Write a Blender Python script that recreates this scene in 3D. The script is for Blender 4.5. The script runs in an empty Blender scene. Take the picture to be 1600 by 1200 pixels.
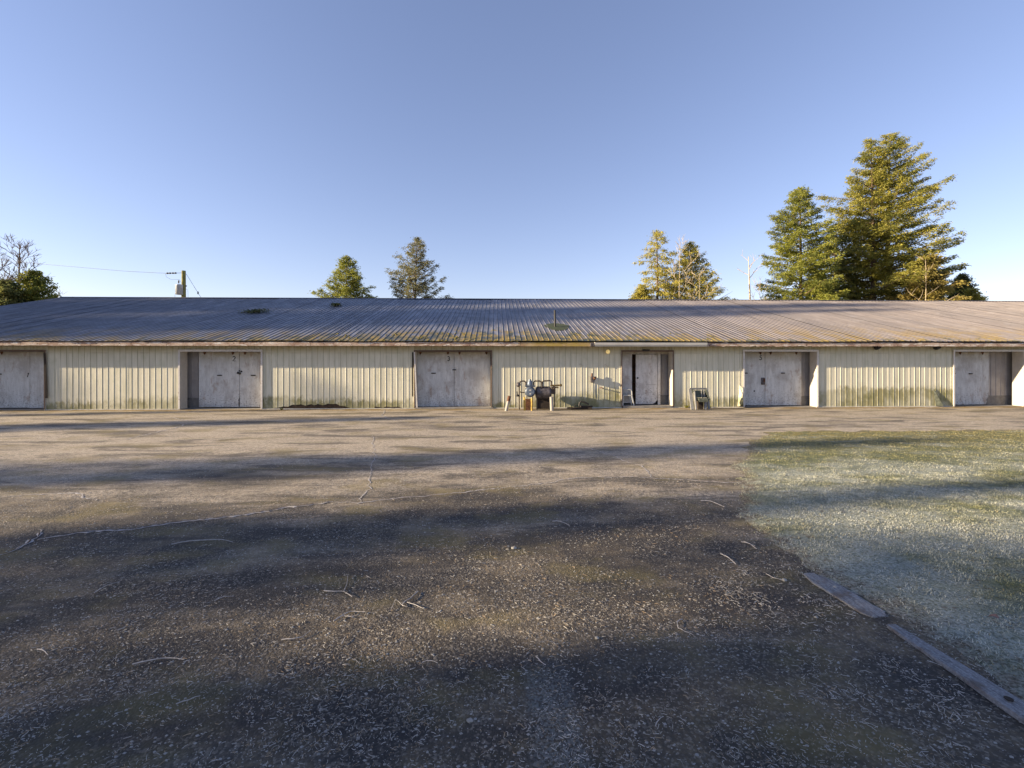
import bpy, math, random
import numpy as np
from math import sin, cos, pi, radians

# ---------------------------------------------------------------- camera, world, sun
S = bpy.context.scene
EYE = 2.05            # height of the lens above the yard
F = 730.0             # focal length in pixels of a 1600 px wide frame
YAW = radians(2.0)
D = EYE * F / 78.0    # distance to the barn front (about 19.2 m)
SUN_AZ = 81.0         # sun is to the left and slightly behind
SUN_EL = 15.0

cam_d = bpy.data.cameras.new('camera')
cam = bpy.data.objects.new('camera', cam_d)
S.collection.objects.link(cam)
cam.location = (0, 0, EYE)
cam.rotation_euler = (radians(90), 0, -YAW)
cam_d.sensor_width = 36.0
cam_d.lens = 36.0 * F / 1600.0
cam_d.shift_y = -40.0 / 1600.0
cam_d.clip_start = 0.05
cam_d.clip_end = 3000
S.camera = cam

w = bpy.data.worlds.new("World"); S.world = w; w.use_nodes = True
wn = w.node_tree
bg = wn.nodes['Background']
sky = wn.nodes.new('ShaderNodeTexSky')
sky.sky_type = 'NISHITA'; sky.sun_disc = False
sky.sun_elevation = radians(SUN_EL)
sky.sun_rotation = radians(180 + SUN_AZ)      # towards -X, slightly -Y
sky.air_density = 1.0; sky.dust_density = 0.12; sky.ozone_density = 2.2
wmul = wn.nodes.new('ShaderNodeMix'); wmul.data_type = 'RGBA'; wmul.blend_type = 'MULTIPLY'
wmul.inputs[0].default_value = 1.0; wmul.inputs[7].default_value = (1.09, .935, 1.05, 1)
gam = wn.nodes.new('ShaderNodeGamma'); gam.inputs[1].default_value = .84
wn.links.new(sky.outputs[0], gam.inputs[0]); wn.links.new(gam.outputs[0], wmul.inputs[6]); wn.links.new(wmul.outputs[2], bg.inputs[0])
bg.inputs[1].default_value = 0.092

sun_d = bpy.data.lights.new('sun', 'SUN')
sun = bpy.data.objects.new('sun', sun_d); S.collection.objects.link(sun)
sun_d.energy = 5.0; sun_d.angle = radians(0.6); sun_d.color = (1.0, 0.80, 0.53)
a, e = radians(SUN_AZ), radians(SUN_EL)
import mathutils
to_sun = mathutils.Vector((-sin(a) * cos(e), -cos(a) * cos(e), sin(e)))
sun.rotation_euler = to_sun.to_track_quat('Z', 'Y').to_euler()
sun.location = (-40, -10, 30)

S.view_settings.view_transform = 'Standard'
S.view_settings.look = 'None'
S.view_settings.gamma = 1.0
S.view_settings.exposure = 1.58
S.render.engine = 'CYCLES'
S.cycles.use_denoising = True
S.cycles.max_bounces = 5
S.cycles.transparent_max_bounces = 8

rnd = random.Random(11)
RG = np.random.default_rng(7)
C = S.collection

# ---------------------------------------------------------------- geometry of the view (used only to measure where things stand)
SY, CY = sin(YAW), cos(YAW)
def P(px, py, depth):
    u = (px - 800) / F; v = (560 - py) / F
    return ((SY + u * CY) * depth, (CY - u * SY) * depth, EYE + v * depth)
def onY(px, py, Y):
    u = (px - 800) / F
    return P(px, py, Y / (CY - u * SY))
def WX(px, Y=D): return onY(px, 560, Y)[0]
def G(px, py, z=0.0):
    return P(px, py, (EYE - z) * F / (py - 560))

XL, XR = WX(105, D + 11.75), 44.0          # left gable end and (out of frame) right end
RIB = .22875
# ---------------------------------------------------------------- helpers: materials
class NT:
    def __init__(s, name):
        s.m = bpy.data.materials.new(name); s.m.use_nodes = True
        s.t = s.m.node_tree; s.n = s.t.nodes; s.l = s.t.links
        s.b = s.n['Principled BSDF']
        s.pos = s.n.new('ShaderNodeNewGeometry').outputs['Position']
        s._sep = None
    def inp(s, sock, v):
        if isinstance(v, (int, float)): sock.default_value = v
        elif isinstance(v, (tuple, list)):
            if len(v) == 3 and len(sock.default_value) == 4: v = (*v, 1)
            sock.default_value = v
        else: s.l.new(v, sock)
    def xyz(s, i):
        if s._sep is None:
            s._sep = s.n.new('ShaderNodeSeparateXYZ'); s.l.new(s.pos, s._sep.inputs[0])
        return s._sep.outputs[i]
    def rnd(s):
        return s.n.new('ShaderNodeObjectInfo').outputs['Random']
    def obj(s):
        return s.n.new('ShaderNodeTexCoord').outputs['Object']
    def scale(s, vec, sc):
        k = s.n.new('ShaderNodeMapping'); s.l.new(vec, k.inputs[0]); k.inputs['Scale'].default_value = sc
        return k.outputs[0]
    def noise(s, scale, detail=4, rough=.55, vec=None, dist=0):
        k = s.n.new('ShaderNodeTexNoise'); s.l.new(vec if vec is not None else s.pos, k.inputs['Vector'])
        k.inputs['Scale'].default_value = scale; k.inputs['Detail'].default_value = detail
        k.inputs['Roughness'].default_value = rough; k.inputs['Distortion'].default_value = dist
        return k.outputs['Fac']
    def vor(s, scale, vec=None, feature='F1', out='Distance', rnd=1.0):
        k = s.n.new('ShaderNodeTexVoronoi'); k.feature = feature
        s.l.new(vec if vec is not None else s.pos, k.inputs['Vector'])
        k.inputs['Scale'].default_value = scale; k.inputs['Randomness'].default_value = rnd
        return k.outputs[out]
    def ramp(s, fac, stops, interp='LINEAR'):
        k = s.n.new('ShaderNodeValToRGB'); s.inp(k.inputs[0], fac); r = k.color_ramp; r.interpolation = interp
        while len(r.elements) < len(stops): r.elements.new(0.5)
        for el, (p, c) in zip(r.elements, stops):
            el.position = p
            el.color = (c, c, c, 1) if isinstance(c, (int, float)) else (*c, 1)
        return k.outputs[0]
    def mr(s, v, a, b, c=0.0, d=1.0, smooth=True):
        k = s.n.new('ShaderNodeMapRange'); k.interpolation_type = 'SMOOTHSTEP' if smooth else 'LINEAR'
        s.inp(k.inputs[0], v)
        for i, x in enumerate((a, b, c, d)): k.inputs[i + 1].default_value = x
        return k.outputs[0]
    def mix(s, fac, a, b, mode='MIX'):
        k = s.n.new('ShaderNodeMix'); k.data_type = 'RGBA'; k.blend_type = mode
        s.inp(k.inputs[0], fac); s.inp(k.inputs[6], a); s.inp(k.inputs[7], b)
        return k.outputs[2]
    def math(s, op, a, b=0.0, clamp=False):
        k = s.n.new('ShaderNodeMath'); k.operation = op; k.use_clamp = clamp
        s.inp(k.inputs[0], a); s.inp(k.inputs[1], b)
        return k.outputs[0]
    def bump(s, h, strength=.5, dist=.01, normal=None):
        k = s.n.new('ShaderNodeBump'); s.inp(k.inputs['Height'], h)
        k.inputs['Strength'].default_value = strength; k.inputs['Distance'].default_value = dist
        if normal is not None: s.l.new(normal, k.inputs['Normal'])
        return k.outputs[0]
    def out(s, color, rough=.8, metal=0.0, normal=None, spec=.5):
        s.inp(s.b.inputs['Base Color'], color); s.inp(s.b.inputs['Roughness'], rough)
        s.inp(s.b.inputs['Metallic'], metal); s.b.inputs['Specular IOR Level'].default_value = spec
        if normal is not None: s.l.new(normal, s.b.inputs['Normal'])
        return s.m

def m_plain(name, col, rough=.7, metal=0.0, var=.25, sc=8, spec=.4):
    k = NT(name)
    n = k.noise(sc, 5, .6, k.obj())
    c = k.mix(k.mr(n, .3, .7), tuple(x * (1 - var) for x in col), tuple(min(1, x * (1 + var)) for x in col))
    return k.out(c, rough, metal, k.bump(k.noise(sc * 6, 3, .6, k.obj()), .3, .004), spec)

# ---------------------------------------------------------------- helpers: mesh
def link(o, parent=None):
    C.objects.link(o)
    if parent is not None: o.parent = parent
    return o
def tag(o, label=None, cat=None, group=None, kind=None):
    if label: o['label'] = label
    if cat: o['category'] = cat
    if group: o['group'] = group
    if kind: o['kind'] = kind
    return o
def empty(name, loc, label=None, cat=None, group=None, rz=0):
    o = bpy.data.objects.new(name, None); C.objects.link(o)
    o.location = loc; o.rotation_euler = (0, 0, rz); o.empty_display_size = .2
    return tag(o, label, cat, group)

class MB:
    """collects shapes, then links them as one mesh object"""
    def __init__(s): s.v = []; s.f = []; s.smooth = set()
    def add(s, vs, fs, smooth=False):
        b = len(s.v); s.v += [tuple(p) for p in vs]
        for f in fs:
            if smooth: s.smooth.add(len(s.f))
            s.f.append(tuple(b + i for i in f))
        return s
    def box(s, x0, x1, y0, y1, z0, z1):
        v = [(x0, y0, z0), (x1, y0, z0), (x1, y1, z0), (x0, y1, z0), (x0, y0, z1), (x1, y0, z1), (x1, y1, z1), (x0, y1, z1)]
        return s.add(v, [(0, 3, 2, 1), (4, 5, 6, 7), (0, 1, 5, 4), (1, 2, 6, 5), (2, 3, 7, 6), (3, 0, 4, 7)])
    def hexa(s, v8):
        return s.add(v8, [(0, 3, 2, 1), (4, 5, 6, 7), (0, 1, 5, 4), (1, 2, 6, 5), (2, 3, 7, 6), (3, 0, 4, 7)])
    def beam(s, p, q, wd, ht, up=(0, 0, 1)):
        p = np.array(p, float); q = np.array(q, float); d = q - p; d /= np.linalg.norm(d)
        u = np.array(up, float); r = np.cross(d, u)
        if np.linalg.norm(r) < 1e-4: r = np.cross(d, (1, 0, 0))
        r /= np.linalg.norm(r); u = np.cross(r, d)
        r *= wd / 2; u *= ht / 2
        return s.hexa([p - r - u, p + r - u, q + r - u, q - r - u, p - r + u, p + r + u, q + r + u, q - r + u])
    def tube(s, pts, rad, n=8, cap=True, smooth=True):
        pts = [np.array(p, float) for p in pts]
        if isinstance(rad, (int, float)): rad = [rad] * len(pts)
        rings = []; ref = np.array((.123, .31, .94))
        for i, p in enumerate(pts):
            d = (pts[min(i + 1, len(pts) - 1)] - pts[max(i - 1, 0)]); d = d / (np.linalg.norm(d) + 1e-9)
            a1 = ref - d * np.dot(ref, d)
            if np.linalg.norm(a1) < .05: a1 = np.array((1., 0, 0)) - d * d[0]
            a1 /= np.linalg.norm(a1); ref = a1; b1 = np.cross(d, a1)
            rings.append([p + rad[i] * (cos(2 * pi * k / n) * a1 + sin(2 * pi * k / n) * b1) for k in range(n)])
        v = [q for r in rings for q in r]; f = []
        for i in range(len(pts) - 1):
            for k in range(n):
                f.append((i * n + k, i * n + (k + 1) % n, (i + 1) * n + (k + 1) % n, (i + 1) * n + k))
        s.add(v, f, smooth)
        if cap:
            s.add(rings[0], [tuple(range(n))[::-1]]); s.add(rings[-1], [tuple(range(n))])
        return s
    def lathe(s, prof, c=(0, 0, 0), axis='z', n=16, smooth=True):
        v = []
        for r, h in prof:
            for k in range(n):
                a_ = 2 * pi * k / n
                x, y, z = r * cos(a_), r * sin(a_), h
                if axis == 'y': x, y, z = x, h, y
                if axis == 'x': x, y, z = h, x, y
                v.append((c[0] + x, c[1] + y, c[2] + z))
        f = []
        for i in range(len(prof) - 1):
            for k in range(n):
                f.append((i * n + k, i * n + (k + 1) % n, (i + 1) * n + (k + 1) % n, (i + 1) * n + k))
        s.add(v, f, smooth)
        b = len(prof) - 1
        s.add(v[:n], [tuple(range(n))[::-1]]); s.add(v[b * n:], [tuple(range(n))])
        return s
    def mesh(s, name, mat):
        me = bpy.data.meshes.new(name); me.from_pydata(s.v, [], s.f)
        if mat: me.materials.append(mat)
        if s.smooth:
            arr = np.zeros(len(s.f), bool); arr[list(s.smooth)] = True
            me.polygons.foreach_set('use_smooth', arr)
        me.update(); return me
    def build(s, name, mat, parent=None):
        return link(bpy.data.objects.new(name, s.mesh(name, mat)), parent)
    def bevel(s, name, mat, parent=None, w=.01, seg=2):
        o = s.build(name, mat, parent)
        b = o.modifiers.new('b', 'BEVEL'); b.width = w; b.segments = seg; b.limit_method = 'ANGLE'
        return o

def np_mesh(name, verts, faces, mat, parent=None, smooth=False):
    verts = np.ascontiguousarray(verts, dtype=np.float32); faces = np.ascontiguousarray(faces, dtype=np.int32)
    me = bpy.data.meshes.new(name); nv = len(verts); nf, k = faces.shape
    me.vertices.add(nv); me.vertices.foreach_set('co', verts.ravel())
    me.loops.add(nf * k); me.loops.foreach_set('vertex_index', faces.ravel())
    me.polygons.add(nf); me.polygons.foreach_set('loop_start', np.arange(0, nf * k, k, dtype=np.int32))
    if smooth: me.polygons.foreach_set('use_smooth', np.ones(nf, bool))
    if mat: me.materials.append(mat)
    me.update(calc_edges=True)
    return link(bpy.data.objects.new(name, me), parent)

def vnoise(x, y, seed=0):
    """smooth value noise on numpy arrays, 0..1"""
    r = np.random.default_rng(seed).random((64, 64))
    xi = np.floor(x).astype(int); yi = np.floor(y).astype(int)
    fx = x - xi; fy = y - yi; fx = fx * fx * (3 - 2 * fx); fy = fy * fy * (3 - 2 * fy)
    g = lambda i, j: r[i % 64, j % 64]
    return (g(xi, yi) * (1 - fx) + g(xi + 1, yi) * fx) * (1 - fy) + (g(xi, yi + 1) * (1 - fx) + g(xi + 1, yi + 1) * fx) * fy
def fbm(x, y, seed=0, o=4):
    t = 0; a_ = .5
    for i in range(o):
        t = t + a_ * vnoise(x * 2 ** i, y * 2 ** i, seed + i); a_ /= 2
    return t

# ---------------------------------------------------------------- materials
def mat_asphalt():
    k = NT('asphalt')
    big = k.noise(.35, 5, .6)
    mid = k.noise(1.7, 5, .65)
    fine = k.noise(38, 4, .7)
    stone = k.vor(75, out='Color')
    sd = k.vor(75)
    sb = k.n.new('ShaderNodeSeparateColor'); k.l.new(stone, sb.inputs[0])
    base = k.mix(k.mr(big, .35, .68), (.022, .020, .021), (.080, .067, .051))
    base = k.mix(k.mr(mid, .40, .66, 0, .85), base, (.165, .128, .080))
    base = k.mix(k.mr(k.math('ADD', mid, k.mr(k.xyz(1), 5, 12, -.1, .25)), .45, .8, 0, .6), base, (.34, .285, .205))  # paler and warmer with distance: sunlit far yard put into the colour
    # aggregate
    base = k.mix(k.mr(sb.outputs[0], .55, 1.0, 0, .75), base, (.26, .23, .19))
    base = k.mix(k.mr(fine, .40, .62, .45, 0), base, (.022, .022, .024))
    # thin hoar frost and pale dust, in streaky patches, raised further out to paint in sunlit brightness
    fr = k.noise(.55, 6, .62, k.scale(k.pos, (.55, 1.5, 1)), .4)
    fr2 = k.noise(55, 3, .6)
    out_y = k.mr(k.xyz(1), 3.5, 12.0, -.02, .33)
    m = k.math('ADD', fr, out_y)
    gran = k.noise(13, 4, .7)
    frost = k.math('MULTIPLY', k.math('MULTIPLY', k.mr(m, .50, .80), k.mr(fr2, .35, .6, .25, 1.0)), k.mr(gran, .36, .6, .35, 1.0))
    base = k.mix(k.math('MULTIPLY', frost, .9), base, (.52, .45, .36))
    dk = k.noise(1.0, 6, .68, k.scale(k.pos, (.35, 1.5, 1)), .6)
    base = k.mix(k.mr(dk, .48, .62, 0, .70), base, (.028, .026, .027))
    # olive moss film
    ms = k.noise(.8, 5, .6, k.scale(k.pos, (1, 1.6, 1)))
    base = k.mix(k.mr(ms, .50, .66, 0, .5), base, (.16, .13, .05))
    px1 = k.math('MULTIPLY', k.mr(k.xyz(0), .14, .24), k.mr(k.xyz(0), .42, .52, 1, 0)); py1 = k.mr(k.xyz(1), 2.9, 3.3, 1, 0)
    base = k.mix(k.math('MULTIPLY', k.math('MULTIPLY', px1, py1), k.mr(fr2, .40, .6, .0, .35)), base, (.24, .27, .28))
    # damp moss and needles gathered along the wall
    edge = k.math('MULTIPLY', k.mr(k.xyz(1), D - 1.1, D - .15), k.mr(k.noise(1.6, 5), .35, .6))
    base = k.mix(edge, base, (.20, .135, .045))
    h = k.math('ADD', k.math('MULTIPLY', sd, -.6), fine)
    nb = k.bump(h, .55, .012)
    nb = k.bump(mid, .25, .05, nb)
    return k.out(base, k.mr(fine, .3, .7, .75, .95), 0, nb, .35)

def mat_siding():
    k = NT('cream_siding')
    st = k.noise(3.0, 5, .6, k.scale(k.pos, (3, 1, .25)))
    n2 = k.noise(2.2, 5, .6)
    c = k.mix(k.mr(st, .3, .7), (.52, .505, .40), (.66, .64, .53))
    c = k.mix(k.mr(k.rnd(), 0, 1, 0, .22, False), c, (.45, .44, .36))
    c = k.mix(k.mr(n2, .50, .72, 0, .5), c, (.45, .46, .34))
    # dirt under the eave
    c = k.mix(k.math('MULTIPLY', k.mr(k.xyz(2), 2.15, 2.5), k.mr(st, .3, .65, .2, .75)), c, (.30, .26, .11))
    # green algae climbing from the ground, mostly at the right
    x = k.mr(k.xyz(0), -22, 24, 0, 1, False)
    stg = k.ramp(x, [(0, .45), (.13, .45), (.24, .8), (.32, .55), (.5, .35), (.52, .6), (.58, 1), (.63, .45), (.66, .5), (.74, .75), (.80, 1.0), (1, 1.0)])
    an = k.noise(5, 6, .7, k.scale(k.pos, (1.2, 1, .6)))
    hgt = k.math('ADD', k.math('MULTIPLY', k.xyz(2), -.55), k.math('MULTIPLY', stg, .52))
    al = k.mr(k.math('ADD', hgt, k.math('MULTIPLY', k.math('SUBTRACT', an, .5), .5)), 0.0, .16)
    al = k.math('MULTIPLY', al, k.mr(k.noise(.9, 3), .32, .55, .45, 1))
    al = k.math('MULTIPLY', al, k.math('MULTIPLY', k.mr(an, .25, .55, .5, 1), .9))
    c = k.mix(al, c, k.mix(k.mr(n2, .35, .6), (.13, .13, .035), (.22, .205, .09)))
    # brown rot specks at the foot
    rs = k.noise(26, 4, .7)
    c = k.mix(k.math('MULTIPLY', k.mr(k.xyz(2), .05, .5, 1, 0), k.mr(rs, .60, .66)), c, (.07, .045, .03))
    # row of nail stains
    fz = k.mr(k.math('ABSOLUTE', k.math('SUBTRACT', k.xyz(2), 2.27)), .004, .014, 1, 0)
    c = k.mix(k.math('MULTIPLY', fz, k.mr(k.noise(1.3, 2), .45, .6, 0, .5)), c, (.22, .17, .08))
    q = k.math('FRACT', k.math('DIVIDE', k.math('SUBTRACT', k.xyz(0), XL), RIB))
    ln = k.mr(k.math('ABSOLUTE', k.math('SUBTRACT', q, .575)), .015, .05, 1, 0)
    c = k.mix(k.math('MULTIPLY', ln, k.mr(k.noise(2.5, 3, .6, k.scale(k.pos, (2, 1, .5))), .3, .6, .35, .8)), c, (.20, .19, .10))
    return k.out(c, .55, 0, k.bump(k.noise(7, 3), .15, .01), .4)

def mat_roof():
    k = NT('old_roof_metal')
    st = k.noise(2.0, 6, .65, k.scale(k.pos, (4, .35, 1)))
    n = k.noise(1.1, 6, .6)
    fine = k.noise(24, 4, .65)
    c = k.mix(k.mr(st, .3, .7), (.092, .102, .135), (.245, .255, .30))
    # right half tan, left blue-grey: sun and shade put into the colour
    rt = k.mr(k.xyz(0), -4, 12)
    c = k.mix(k.math('MULTIPLY', rt, .65), c, (.225, .182, .150))
    c = k.mix(k.mr(n, .55, .75, 0, .5), c, (.29, .29, .33))
    c = k.mix(k.mr(k.rnd(), 0, 1, 0, .30, False), c, (.08, .08, .09))
    bl = k.noise(.9, 6, .7, k.scale(k.pos, (1.0, .5, 1)))
    c = k.mix(k.mr(bl, .55, .68, 0, .5), c, (.07, .065, .065))
    br = k.math('MULTIPLY', k.mr(k.noise(1.4, 5, .65, k.scale(k.pos, (1.2, .4, 1))), .45, .58), k.mr(k.xyz(1), D + 3.5, D - .5))
    c = k.mix(k.math('MULTIPLY', br, .75), c, (.21, .15, .045))
    c = k.mix(k.mr(fine, .6, .72, 0, .35), c, (.09, .085, .08))
    # screw stains on a grid, strongest in the middle right
    px = k.math('SUBTRACT', k.math('FRACT', k.math('DIVIDE', k.xyz(0), .22875)), .5)
    py = k.math('SUBTRACT', k.math('FRACT', k.math('DIVIDE', k.xyz(1), .62)), .5)
    dd = k.math('ADD', k.math('POWER', k.math('MULTIPLY', px, 1.0), 2), k.math('POWER', k.math('MULTIPLY', py, 1.7), 2))
    dot = k.mr(dd, .014, .03, 1, 0)
    band = k.math('MULTIPLY', k.mr(k.xyz(0), 2, 7), k.mr(k.xyz(0), 20, 27, 1, 0))
    c = k.mix(k.math('MULTIPLY', k.math('MULTIPLY', dot, band), k.mr(k.noise(3.0, 3), .35, .55, .2, .85)), c, (.05, .05, .06))
    q = k.math('FRACT', k.math('DIVIDE', k.math('SUBTRACT', k.xyz(0), XL - .25), RIB))
    ln = k.mr(k.math('ABSOLUTE', k.math('SUBTRACT', q, .60)), .02, .07, 1, 0)  # dark line right of each rib: rib shade painted into the colour
    lw_ = k.mr(k.xyz(0), 1, 14, .95, .45)
    c = k.mix(k.math('MULTIPLY', ln, lw_), c, (.05, .05, .055))
    # moss along the eave, thickest in the middle
    x = k.mr(k.xyz(0), -26, 26, 0, 1, False)
    am = k.ramp(x, [(0, .12), (.2, .25), (.33, .6), (.42, .8), (.48, 1.0), (.6, .75), (.70, .40), (1, .25)])
    yy = k.mr(k.xyz(1), D - .6, D + 5.2, 1, 0, False)
    ye = k.math('ADD', k.math('MULTIPLY', k.math('POWER', yy, 1.6), 1.0), k.math('MULTIPLY', am, .62))
    mn = k.noise(2.4, 6, .7, k.scale(k.pos, (1.3, .45, 1)))
    mm = k.mr(k.math('ADD', ye, k.math('MULTIPLY', k.math('SUBTRACT', mn, .5), 1.9)), 1.12, 1.32)
    mosc = k.mix(k.mr(k.noise(1.7, 3), .40, .58), (.045, .055, .03), (.25, .18, .035))
    c = k.mix(k.math('MULTIPLY', mm, .85), c, mosc)
    return k.out(c, k.mr(n, .3, .7, .42, .62), .15, k.bump(k.noise(9, 4), .25, .006), .5)

def mat_door(name, tint=(.55, .56, .56)):
    k = NT(name)
    g = k.noise(9, 6, .7, k.scale(k.pos, (1, 1, .2)))
    c = k.mix(k.mr(g, .3, .7), tuple(x * .82 for x in tint), tuple(x * 1.12 for x in tint))
    c = k.mix(k.math('MULTIPLY', k.mr(k.xyz(2), 1.7, 2.35), k.mr(k.noise(4, 4), .3, .6, .3, .8)), c, (.30, .27, .19))
    c = k.mix(k.mr(k.noise(1.6, 6, .65), .48, .68, 0, .55), c, (.31, .28, .26))
    sp = k.noise(13, 6, .72, k.scale(k.pos, (1, 1, 1.8)))
    low = k.mr(k.xyz(2), .1, 1.2, .07, 0)
    c = k.mix(k.mr(k.math('ADD', sp, low), .60, .67, 0, .8), c, (.12, .105, .10))
    c = k.mix(k.mr(k.noise(4, 6, .65, k.scale(k.pos, (1, 1, .45))), .56, .68, 0, .5), c, (.27, .18, .13))
    return k.out(c, .75, 0, k.bump(g, .3, .006), .3)

def mat_paint(name, col, chip=(.20, .12, .09), amt=.60):
    k = NT(name)
    n = k.noise(5, 6, .7); n2 = k.noise(16, 5, .75)
    c = k.mix(k.mr(n, .3, .7), tuple(x * .85 for x in col), col)
    c = k.mix(k.mr(n2, amt, amt + .06), c, chip)
    return k.out(c, .65, 0, k.bump(n2, .35, .008), .35)

def mat_fascia():
    k = NT('peeling_fascia')
    n = k.noise(6, 6, .7, k.scale(k.pos, (.5, 1, 3))); n2 = k.noise(2.1, 5, .6)
    c = k.mix(k.mr(n2, .38, .6), (.42, .33, .27), (.27, .18, .14))
    c = k.mix(k.mr(n, .52, .60), c, (.60, .57, .54))
    c = k.mix(k.mr(k.noise(11, 5, .7), .58, .66), c, (.06, .04, .03))
    gx = k.mr(k.math('ABSOLUTE', k.math('SUBTRACT', k.xyz(0), 2.6)), .6, 2.2, 1, 0)
    c = k.mix(k.math('MULTIPLY', gx, k.mr(n, .35, .55, .3, .9)), c, (.30, .22, .04))
    return k.out(c, .8, 0, k.bump(n, .5, .01), .3)

def mat_foliage(name, dark, light, warm, sc=.5):
    k = NT(name)
    n = k.noise(sc, 3, .6, k.obj()); n2 = k.noise(sc * 7, 2, .6, k.obj())
    c = k.mix(k.mr(n, .38, .62), dark, light)
    c = k.mix(k.mr(n2, .50, .68, 0, .8), c, warm)
    k.inp(k.b.inputs['Base Color'], c); k.b.inputs['Roughness'].default_value = .7
    k.b.inputs['Specular IOR Level'].default_value = .2
    tr = k.n.new('ShaderNodeBsdfTranslucent'); k.l.new(c, tr.inputs[0])
    mx = k.n.new('ShaderNodeMixShader'); mx.inputs[0].default_value = .42
    k.l.new(k.b.outputs[0], mx.inputs[1]); k.l.new(tr.outputs[0], mx.inputs[2])
    k.l.new(mx.outputs[0], k.n['Material Output'].inputs[0])
    return k.m

def mat_bark(name, a_, b_):
    k = NT(name)
    n = k.noise(3, 6, .7, k.scale(k.obj(), (3, 3, .6)))
    return k.out(k.mix(k.mr(n, .35, .65), a_, b_), .9, 0, k.bump(n, .6, .05), .2)

def mat_lawn(name='lawn_soil'):
    k = NT(name)
    n = k.noise(.7, 6, .65, k.scale(k.pos, (.7, 1.3, 1))); f = k.noise(42, 4, .7); g = k.noise(6, 5, .7, k.scale(k.pos, (.7, 1.2, 1)))
    grn = k.mix(k.mr(g, .35, .65), (.045, .060, .022), (.115, .125, .040))
    frs = k.mix(k.mr(f, .35, .6), (.19, .20, .165), (.56, .585, .55))
    near = k.mr(k.xyz(1), 5.0, 13.0, .08, -.10)
    c = k.mix(k.mr(k.math('ADD', n, near), .38, .66, .12, .60), grn, frs)
    c = k.mix(k.math('MULTIPLY', k.mr(k.xyz(1), 8.5, 13), k.mr(g, .4, .6)), c, (.20, .165, .06))  # far lawn warmer: its sunlit tone is put into the colour
    c = k.mix(k.mr(k.noise(9, 4, .6), .60, .68, 0, .6), c, (.12, .075, .045))
    at = k.n.new('ShaderNodeAttribute'); at.attribute_name = 'inward'
    bare = k.mr(k.math('ADD', at.outputs['Fac'], k.math('MULTIPLY', k.math('SUBTRACT', k.noise(7, 5, .7), .5), 1.3)), -.10, .38, 1, 0)
    c = k.mix(bare, c, k.mix(k.mr(f, .4, .6), (.075, .06, .045), (.24, .205, .155)))
    return k.out(c, .9, 0, k.bump(k.math('ADD', f, g), .8, .03), .2)

def mat_blade(name, a_, b_, frost, famt):
    k = NT(name)
    n = k.noise(.7, 6, .65, k.scale(k.pos, (.7, 1.3, 1))); f = k.noise(60, 3, .6); g = k.noise(6, 5, .7)
    grn = k.mix(k.mr(g, .35, .65), a_, b_)
    near = k.mr(k.xyz(1), 5.0, 13.0, .08, -.12)
    m = k.math('MULTIPLY', k.mr(k.math('ADD', n, near), .36, .64, .18, .95), k.mr(k.math('ADD', k.math('MULTIPLY', f, .5), k.math('MULTIPLY', g, .5)), .40, .58, famt * .35, famt))
    grn = k.mix(k.math('MULTIPLY', k.mr(k.xyz(1), 7.5, 13), k.mr(g, .36, .58, .2, .9)), grn, (.27, .225, .07))  # far blades tinted warm to carry the sunlit tone
    c = k.mix(m, grn, frost)
    return k.out(c, .8, 0, None, .25)

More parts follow.
